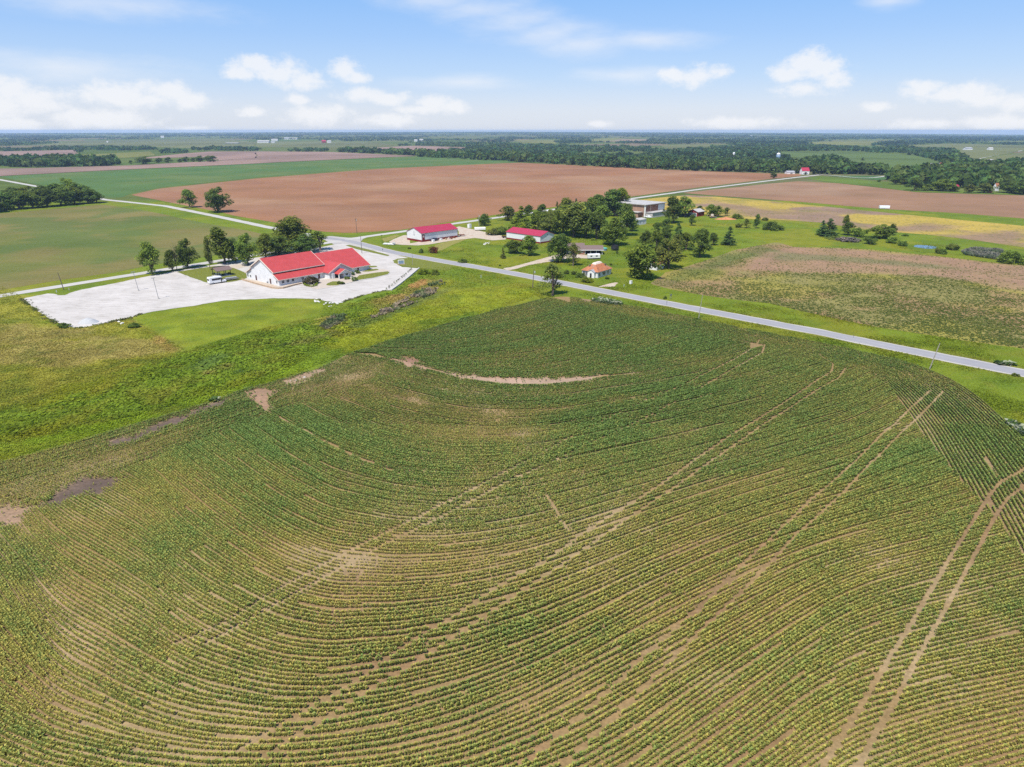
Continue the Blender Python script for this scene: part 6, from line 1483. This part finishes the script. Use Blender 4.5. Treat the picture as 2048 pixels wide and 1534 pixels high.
def entrance_sign():
    X, Y = G(802.5, 529); o = thing('monument_sign', 'grey white monument sign with brick footing on the entrance grass island', 'sign', (X, Y, 0.05), dirang(0.95, 0.25))
    MB().box(-1.9, 1.9, -0.55, 0.55, -0.1, 0.3).build('footing', M['stone'], o)
    MB().box(-1.25, 1.25, -0.25, 0.25, 0.3, 1.7).build('panel', M['blue_grey'], o); m = MB().box(-1.45, -1.252, -0.35, 0.35, 0.3, 2.0); m.box(1.252, 1.45, -0.35, 0.35, 0.3, 2.0); m.box(-1.45, 1.45, -0.35, 0.35, 2.0, 2.15); m.build('frame', M['white'], o)
entrance_sign()
def rocks(name, label, cat, pts, n, smin, smax, mat, group):
    q = screen_points(pts, n)[:n]
    for k, (x, y) in enumerate(q):
        X, Y = G(x, y); r = random.Random(k*31+int(x)); bm = bmesh.new(); bmesh.ops.create_icosphere(bm, subdivisions=2, radius=1); sx = r.uniform(smin, smax)
        for v in bm.verts:
            v.co *= 0.8+0.4*r.random(); v.co = Vector((v.co.x*sx, v.co.y*sx*r.uniform(0.6, 0.7), max(v.co.z, -0.4)*sx*0.45))
        me = bpy.data.meshes.new(name); bm.to_mesh(me); bm.free(); me.materials.append(M[mat]); o = link(bpy.data.objects.new(name, me)); o.location = (X, Y, 0.12); o.rotation_euler = (0, 0, r.uniform(0, 6)); tag(o, label, cat, group)
rocks('concrete_rubble', 'flat chunk of broken white concrete at the grassy lip of the car park', 'rubble', [(618,601),(640,597),(665,604),(690,606),(680,612),(655,614),(640,606)], 22, 0.3, 0.8, 'rubble', 'broken concrete at the car park lip')
rocks('limestone_rock', 'white rock at the corner of the mown lawn and the car park', 'rock', [(233,645),(247,643),(250,648),(238,650)], 3, 0.4, 0.8, 'rubble', 'rocks at the car park corner')
rocks('field_stone', 'pale stone lying along the corn field edge', 'rock', [(568,766),(600,755),(640,742),(640,745),(600,762)], 6, 0.2, 0.45, 'rubble', 'stones along the corn edge')
rocks('riprap_stone', 'pale stone at the drain outlet between the sheds and the lawn', 'rock', [(962,491),(985,479),(992,480),(975,490),(965,493)], 9, 0.4, 0.9, 'rubble', 'stones at the drain outlet')
# weeds and planters along the top of the retaining wall
q = resample(GP([(777,580.5),(793,568),(813,552),(829,538)]), 2.3)
for k, p in enumerate(q):
    if k % 5 == 4: continue
    cen = [(random.uniform(-0.3, 0.3), random.uniform(-0.3, 0.3), 0.3+0.25*j) for j in range(3)]; V, T = leaf_cloud(cen, [0.24]*3, 22, 0.12, k)
    o = link(bpy.data.objects.new('weed_tuft', np_mesh('weed_tuft', V, np.arange(len(V)).reshape(-1, 4), M['leaf_purple' if k % 3 else 'leaf_dark'], {'tint': T}))); o.location = (p[0]-0.8, p[1]+0.6, 0.06); tag(o, 'dark weed tuft growing along the gravel edge of the retaining wall', 'weed', 'weeds along the retaining wall')
def heap(name, label, cat, px, py, rx, ry, h, mat, seed):
    X, Y = G(px, py); r = np.linspace(0, 1, 14); a = np.linspace(0, 2*math.pi, 40, endpoint=False); R, A_ = np.meshgrid(r, a, indexing='ij')
    x = R*np.cos(A_)*rx; y = R*np.sin(A_)*ry; z = h*(1-R**1.1)*(0.75+0.5*fbm(x+seed*9, y, 1.1, seed, 3))+(fbm(x, y+seed*5, 0.5, seed+1, 2)-0.5)*0.15*(1-R)-0.05*R
    V = np.column_stack([x.ravel(), y.ravel(), z.ravel()]); idx = np.arange(14*40).reshape(14, 40); F = np.stack([idx[:-1], idx[1:], np.roll(idx[1:], -1, 1), np.roll(idx[:-1], -1, 1)], -1).reshape(-1, 4)
    o = link(bpy.data.objects.new(name, np_mesh(name, V, F, M[mat]))); o.location = (X, Y, 0.06); tag(o, label, cat)
heap('gravel_heap', 'conical heap of grey gravel at the near corner of the car park', 'gravel heap', 177, 645, 3.4, 2.8, 1.9, 'gravel_pile', 3)
heap('clay_heap', 'low orange clay heap on the pasture right of the red shed', 'clay heap', 1451, 438.5, 8, 4, 1.5, 'orange_soil', 4)
def brush_heap():
    X, Y = G(866.5, 506); o = thing('brush_heap', 'rusty red heap of dead brush on the grass before the first red roofed shed', 'brush pile', (X, Y, 0.02))
    cen = [(random.uniform(-2.2, 2.2), random.uniform(-1.6, 1.6), random.uniform(0.4, 2.6)) for _ in range(18)]; V, T = leaf_cloud(cen, [0.9]*18, 40, 0.3, 21)
    b = link(bpy.data.objects.new('dead_leaves', np_mesh('dead_leaves', V, np.arange(len(V)).reshape(-1, 4), M['leaf_red'], {'tint': T}))); b.parent = o
    m = MB()
    for k in range(14): a = random.uniform(0, 6.28); m.tube([(0.4*math.cos(a), 0.4*math.sin(a), 0.1), (2.2*math.cos(a), 1.7*math.sin(a), random.uniform(0.8, 3.0))], [0.1, 0.03], 5)
    m.build('branch', M['bark'], o)
brush_heap()
def shelter():
    X, Y = G(444, 551); o = thing('picnic_shelter', 'open picnic shelter with brown shingled roof on dark posts on the lawn', 'shelter', (X, Y, 0.1), dirang(0.66, 0.75))
    for x in (-2.9, 0, 2.9):
        for y in (-2.3, 2.3): MB().box(x-0.1, x+0.1, y-0.1, y+0.1, 0, 2.55).build('post', M['black_metal'], o)
    MB().prism(slab([(-3.1,2.45),(0,3.7),(3.1,2.45)], 0.14), -3.7, 3.7, 'x').build('roof', M['brown_roof'], o)
    MB().box(-3.4, 3.4, -2.8, 2.8, -0.05, 0.06).build('slab', M['concrete'], o)
shelter()
def picnic_table(px, py, ang, label):
    X, Y = G(px, py); o = thing('picnic_table', label, 'picnic table', (X, Y, 0.1), ang)
    MB().box(-1.1, 1.1, -0.4, 0.4, 0.72, 0.78).build('tabletop', M['white'], o)
    for s in (-1, 1):
        MB().box(-1.1, 1.1, s*0.65-0.14, s*0.65+0.14, 0.42, 0.47).build('bench', M['white'], o); MB().prism([(-0.7,0),(-0.6,0),(0.1,0.72),(-0.1,0.72)], s*0.8-0.04, s*0.8+0.04, 'x').build('leg', M['grey_metal'], o); MB().prism([(0.7,0),(0.6,0),(-0.1,0.72),(0.1,0.72)], s*0.74-0.04, s*0.74+0.02, 'x').build('leg', M['grey_metal'], o)
picnic_table(436, 550.5, 0.2, 'white picnic table at the front of the picnic shelter')
for px, py, lab in [(428,549,'round bush at the left front of the picnic shelter'),(447,551,'dark bush at the right front of the picnic shelter'),(458,548,'olive bush right of the picnic shelter')]: T_('bush', lab, px, py, py-6, 7, 'bush', 'leaf_dark', 'bushes around the picnic shelter', 'bush')
def pool():
    X, Y = G(1197, 500); o = thing('swimming_pool', 'above ground pool with teal cover behind the carport', 'pool', (X, Y, 0.05), dirang(0.9, -0.35)); o.scale = (1.75, 1, 1)
    MB().lathe([(2.6,0),(2.62,1.15)], 28).build('wall', M['blue_grey'], o); MB().lathe([(2.72,1.152),(2.6,1.22),(1.2,1.12),(0.1,1.10)], 28).build('cover', M['teal'], o)
pool()
def trampoline():
    X, Y = G(1229.5, 500.5); o = thing('trampoline', 'black netted trampoline standing on the lawn under the shade tree', 'trampoline', (X, Y, 0.03))
    MB().lathe([(2.0,0.85),(2.0,0.92),(0.05,0.9)], 24).build('mat', M['black_metal'], o)
    for k in range(8):
        a = k*math.pi/4; MB().tube([(2.05*math.cos(a),2.05*math.sin(a),0),(2.05*math.cos(a),2.05*math.sin(a),2.7)], 0.04, 6).build('post', M['black_metal'], o)
    v = []; f = []; n = 48
    for k in range(n):
        a = 2*math.pi*k/n; v += [(1.97*math.cos(a),1.97*math.sin(a),0.93),(1.97*math.cos(a),1.97*math.sin(a),2.65)]
    f = [(2*k, (2*k+2) % (2*n), (2*k+3) % (2*n), 2*k+1) for k in range(n)]
    MB().add(v, f).build('net', M['black_metal'], o); MB().lathe([(2.15,0.75),(2.15,0.86)], 24).build('pad', M['navy'], o)
trampoline()
def backhoe():
    X, Y = G(1424, 436); o = thing('digger', 'tan digger parked in front of the leafy trees right of the red shed', 'digger', (X, Y, 0.05), 0.3)
    MB().box(-1.8, 1.4, -0.9, 0.9, 0.6, 1.4).build('chassis', M['tan_wood'], o); MB().box(-0.7, 0.7, -0.75, 0.75, 1.4, 2.7).build('cab', M['cream'], o, bevel=0.06)
    MB().tube([(-1.8,0,1.2),(-3.2,0,3.0),(-4.2,0,1.8),(-3.8,0,0.8)], 0.18, 6).build('boom', M['tan_wood'], o); MB().tube([(1.4,0.6,1.2),(2.9,0.6,0.6)], 0.12, 6).build('loader_arm', M['tan_wood'], o); MB().prism([(2.8,0.2),(3.6,0.2),(3.4,0.9),(2.8,1.0)], -1.1, 1.1, 'y').build('bucket', M['grey_metal'], o)
    for x, r in ((-1.0, 0.7), (1.1, 0.5)):
        for s in (-1, 1): wheel(o, x, s*1.0, r, 0.35)
backhoe()
# pond and reed bed behind the right hand hedge
struct(flat_sheet('pond', rough_edge(GP([(1832,490),(1850,490.5),(1872,493),(1873,497),(1858,498),(1840,496),(1826,493)]), 1.5, 0.4, 3), 0.06, None or (lambda: (lambda m: m)(simple('pond_water', (0.07, 0.12, 0.17), 0.08, 0.1, spec=0.6)))()))
q = screen_points([(1925,503),(1945,497),(2000,500),(2020,512),(2000,520),(1960,515),(1930,510)], 2200); P = Gn(q[:, 0], q[:, 1])
c = mixcol(np.tile([0.13, 0.165, 0.085], (len(P), 1)), (0.24, 0.23, 0.17), sstep(0.5, 0.65, fbm(P[:, 0], P[:, 1], 12, 140)))
blades('reeds', np.column_stack([P, np.full(len(P), 0.03)]), np.full(len(P), 1.1), c, M['blade'], 'grey green reed bed behind the bean field on the right', 'reeds', 1.2, 3)
W = []
for pts, n in (([(800,605),(838,582),(880,560),(893,566),(870,585),(840,602),(800,618),(745,640),(735,636)], 3000), ([(640,655),(665,634),(690,632),(685,645),(655,660)], 1500)):
    q = screen_points(pts, n); W.append(Gn(q[:, 0], q[:, 1]))
P = np.vstack(W); P = P[~inpoly(P, P_CORN)]; P = P[RNG.random(len(P)) < sstep(0.42, 0.66, fbm(P[:, 0], P[:, 1], 5, 143))*0.5]; c = mixcol(np.tile([0.125, 0.165, 0.065], (len(P), 1)), (0.33, 0.26, 0.175), sstep(0.44, 0.62, fbm(P[:, 0], P[:, 1], 8, 141)))
blades('cattails', np.column_stack([P, np.full(len(P), 0.03)]), RNG.uniform(0.7, 1.2, len(P)), c, M['blade'], 'tan and grey green cattails in the ditch below the retaining wall', 'cattails', 1.2, 3)

# ------------------------------------------------------------------ air, sky, sun, camera
SUN_EL = math.radians(60); SUNV = Vector((-0.46*math.cos(SUN_EL), -0.888*math.cos(SUN_EL), math.sin(SUN_EL))).normalized()
def haze():
    m = bpy.data.materials.new('haze_air'); m.use_nodes = True; nt = m.node_tree; nt.nodes.clear()
    out = N(nt, 'ShaderNodeOutputMaterial'); v = N(nt, 'ShaderNodeVolumePrincipled'); nt.links.new(v.outputs[0], out.inputs['Volume'])
    v.inputs['Color'].default_value = (0.52, 0.70, 1.0, 1); v.inputs['Density'].default_value = HAZE; v.inputs['Anisotropy'].default_value = 0.2
    o = MB().box(-17500, 17500, -17500, 17500, -90, 68).build('haze', m); stuff(o)
HAZE = 0.00007
haze()

def sky():
    w = bpy.data.worlds.new('World'); sc.world = w; w.use_nodes = True; nt = w.node_tree; nt.nodes.clear()
    out = N(nt, 'ShaderNodeOutputWorld'); bg = N(nt, 'ShaderNodeBackground'); nt.links.new(bg.outputs[0], out.inputs[0])
    tc = N(nt, 'ShaderNodeTexCoord'); nrm = N(nt, 'ShaderNodeVectorMath', operation='NORMALIZE'); nt.links.new(tc.outputs['Generated'], nrm.inputs[0])
    sep = N(nt, 'ShaderNodeSeparateXYZ'); nt.links.new(nrm.outputs[0], sep.inputs[0])
    mx = N(nt, 'ShaderNodeMath', operation='MAXIMUM'); mx.inputs[1].default_value = 0.004; nt.links.new(sep.outputs[2], mx.inputs[0])
    cb = N(nt, 'ShaderNodeCombineXYZ'); nt.links.new(sep.outputs[0], cb.inputs[0]); nt.links.new(sep.outputs[1], cb.inputs[1]); nt.links.new(mx.outputs[0], cb.inputs[2])
    st = N(nt, 'ShaderNodeTexSky', sky_type='NISHITA'); st.sun_disc = False; st.sun_elevation = SUN_EL; st.sun_rotation = math.atan2(SUNV.x, SUNV.y); st.air_density = 1.0; st.dust_density = 0.6; st.ozone_density = 1.6
    nt.links.new(cb.outputs[0], st.inputs[0])
    az = N(nt, 'ShaderNodeMath', operation='ARCTAN2'); nt.links.new(sep.outputs[0], az.inputs[0]); nt.links.new(sep.outputs[1], az.inputs[1])
    el = N(nt, 'ShaderNodeMath', operation='ARCSINE'); nt.links.new(sep.outputs[2], el.inputs[0])
    ae = N(nt, 'ShaderNodeCombineXYZ'); nt.links.new(az.outputs[0], ae.inputs[0]); nt.links.new(el.outputs[0], ae.inputs[1])
    def aeof(px, py):
        u = 767-py; r = px-1024; d = Vector((r, FL*CT+u*ST, -FL*ST+u*CT)).normalized(); return math.atan2(d.x, d.y), math.asin(d.z)
    def blobs(lst):
        acc = None
        for px, py, sx, sy in lst:
            a, e = aeof(px, py); s = N(nt, 'ShaderNodeVectorMath', operation='SUBTRACT'); s.inputs[1].default_value = (a, e, 0); nt.links.new(ae.outputs[0], s.inputs[0])
            m = N(nt, 'ShaderNodeVectorMath', operation='MULTIPLY'); m.inputs[1].default_value = (FL/sx, FL/sy, 0); nt.links.new(s.outputs[0], m.inputs[0])
            l = N(nt, 'ShaderNodeVectorMath', operation='LENGTH'); nt.links.new(m.outputs[0], l.inputs[0])
            k = N(nt, 'ShaderNodeMath', operation='SUBTRACT'); k.inputs[0].default_value = 1.0; nt.links.new(l.outputs['Value'], k.inputs[1])
            if acc is None: acc = k.outputs[0]
            else:
                x = N(nt, 'ShaderNodeMath', operation='SMOOTH_MAX'); x.inputs[2].default_value = 0.15; nt.links.new(acc, x.inputs[0]); nt.links.new(k.outputs[0], x.inputs[1]); acc = x.outputs[0]
        return acc
    cum = [(15,185,45,28),(60,200,65,24),(110,212,35,14),(0,205,60,32),(205,186,50,24),(250,190,60,22),(335,185,45,20),(375,200,55,16),(300,200,60,16),(200,238,95,18),(150,232,50,16),(20,250,60,14),
           (520,128,45,20),(560,146,65,24),(480,148,40,15),(610,162,50,18),(690,140,38,20),(715,155,35,14),(730,188,60,15),(780,198,50,14),(860,205,45,16),(905,217,40,14),(640,230,70,20),(590,200,30,10),(510,224,32,10),(780,240,60,14),(380,258,40,8),(840,218,60,10),
           (1610,128,48,24),(1640,138,55,26),(1575,150,45,18),(1600,175,55,14),(1665,160,36,22),(1345,150,34,16),(1400,150,50,22),(1850,178,38,18),(1890,190,60,16),(1945,186,42,20),(1975,200,35,14),(1750,214,28,9),(2040,205,30,16),(1480,245,110,12),(1840,248,70,10),(1200,248,30,7),(2000,245,70,14)]
    b = blobs([(x, y, sx*1.22, sy*1.3) for x, y, sx, sy in cum])
    n1 = N(nt, 'ShaderNodeTexNoise'); n1.inputs['Scale'].default_value = 30; n1.inputs['Detail'].default_value = 8; n1.inputs['Roughness'].default_value = 0.66
    sc_ = N(nt, 'ShaderNodeMapping'); sc_.inputs['Scale'].default_value = (1, 1.5, 1); nt.links.new(ae.outputs[0], sc_.inputs[0]); nt.links.new(sc_.outputs[0], n1.inputs['Vector'])
    ad = N(nt, 'ShaderNodeMath', operation='MULTIPLY_ADD'); ad.inputs[1].default_value = 1.9; nt.links.new(n1.outputs['Fac'], ad.inputs[0]); nt.links.new(b, ad.inputs[2])
    cl = N(nt, 'ShaderNodeMapRange', interpolation_type='SMOOTHSTEP'); cl.inputs['From Min'].default_value = 1.05; cl.inputs['From Max'].default_value = 1.75; nt.links.new(ad.outputs[0], cl.inputs[0])
    cs = N(nt, 'ShaderNodeMath', operation='MULTIPLY'); cs.inputs[1].default_value = 0.8; nt.links.new(cl.outputs[0], cs.inputs[0])
    # thin high cirrus
    cir = blobs([(880,0,130,26),(960,18,120,30),(1030,42,110,32),(1100,66,110,32),(1170,86,130,30),(1290,80,130,20),(230,10,190,26),(130,135,190,24),(930,165,120,16),(1250,150,110,16),(1780,2,50,14)])
    n2 = N(nt, 'ShaderNodeTexNoise'); n2.inputs['Scale'].default_value = 9; n2.inputs['Detail'].default_value = 6; n2.inputs['Roughness'].default_value = 0.6
    m2 = N(nt, 'ShaderNodeMapping'); m2.inputs['Scale'].default_value = (1.2, 4.0, 1); m2.inputs['Rotation'].default_value = (0, 0, math.radians(14)); nt.links.new(ae.outputs[0], m2.inputs[0]); nt.links.new(m2.outputs[0], n2.inputs['Vector'])
    a2 = N(nt, 'ShaderNodeMath', operation='MULTIPLY_ADD'); a2.inputs[1].default_value = 1.6; nt.links.new(n2.outputs['Fac'], a2.inputs[0]); nt.links.new(cir, a2.inputs[2])
    c2 = N(nt, 'ShaderNodeMapRange', interpolation_type='SMOOTHSTEP'); c2.inputs['From Min'].default_value = 0.55; c2.inputs['From Max'].default_value = 2.1; c2.inputs['To Max'].default_value = 0.55; nt.links.new(a2.outputs[0], c2.inputs[0])
    er = N(nt, 'ShaderNodeMapRange'); er.inputs['From Max'].default_value = math.radians(60); nt.links.new(el.outputs[0], er.inputs[0])
    tint = ramp(nt, er.outputs[0], SKYRAMP)
    vm = N(nt, 'ShaderNodeVectorMath', operation='SCALE'); vm.inputs['Scale'].default_value = 10.0; nt.links.new(tint, vm.inputs[0])
    grade = N(nt, 'ShaderNodeMix', data_type='RGBA'); grade.inputs[0].default_value = 0.82; nt.links.new(st.outputs[0], grade.inputs[6]); nt.links.new(vm.outputs[0], grade.inputs[7])
    x1 = N(nt, 'ShaderNodeMix', data_type='RGBA'); nt.links.new(c2.outputs[0], x1.inputs[0]); nt.links.new(grade.outputs[2], x1.inputs[6]); x1.inputs[7].default_value = (*CLOUD, 1)
    x2 = N(nt, 'ShaderNodeMix', data_type='RGBA'); nt.links.new(cs.outputs[0], x2.inputs[0]); nt.links.new(x1.outputs[2], x2.inputs[6]); x2.inputs[7].default_value = (*CLOUD, 1)
    nt.links.new(x2.outputs[2], bg.inputs[0]); bg.inputs[1].default_value = SKY_STRENGTH
SKY_STRENGTH = 0.10; SKYRAMP = [(0.0, (0.435, 0.47, 0.545)), (0.025, (0.41, 0.455, 0.55)), (0.065, (0.285, 0.395, 0.575)), (0.11, (0.205, 0.34, 0.58)), (0.16, (0.145, 0.30, 0.575)), (0.5, (0.09, 0.22, 0.52)), (1.0, (0.06, 0.17, 0.46))]; CLOUD = (5.7, 5.75, 5.9)
sky()
sl = bpy.data.lights.new('sun', 'SUN'); sl.energy = 4.2; sl.angle = math.radians(0.53); sl.color = (1.0, 0.955, 0.88)
so = link(bpy.data.objects.new('sun', sl)); so.rotation_euler = SUNV.to_track_quat('Z', 'Y').to_euler(); so.location = (0, 0, 300)

cd = bpy.data.cameras.new('camera'); cd.sensor_fit = 'HORIZONTAL'; cd.sensor_width = 36; cd.lens = 36*FL/2048; cd.clip_start = 0.5; cd.clip_end = 60000
co = link(bpy.data.objects.new('camera', cd)); co.location = (0, 0, HC); co.rotation_euler = (math.pi/2-TILT, 0, 0); sc.camera = co
sc.view_settings.view_transform = 'Standard'; sc.view_settings.look = 'None'; sc.view_settings.gamma = 1.0; sc.view_settings.exposure = 0.72
sc.cycles.max_bounces = 6; sc.cycles.diffuse_bounces = 3; sc.cycles.transmission_bounces = 3; sc.cycles.transparent_max_bounces = 4; sc.cycles.volume_bounces = 1
sc.cycles.use_denoising = False
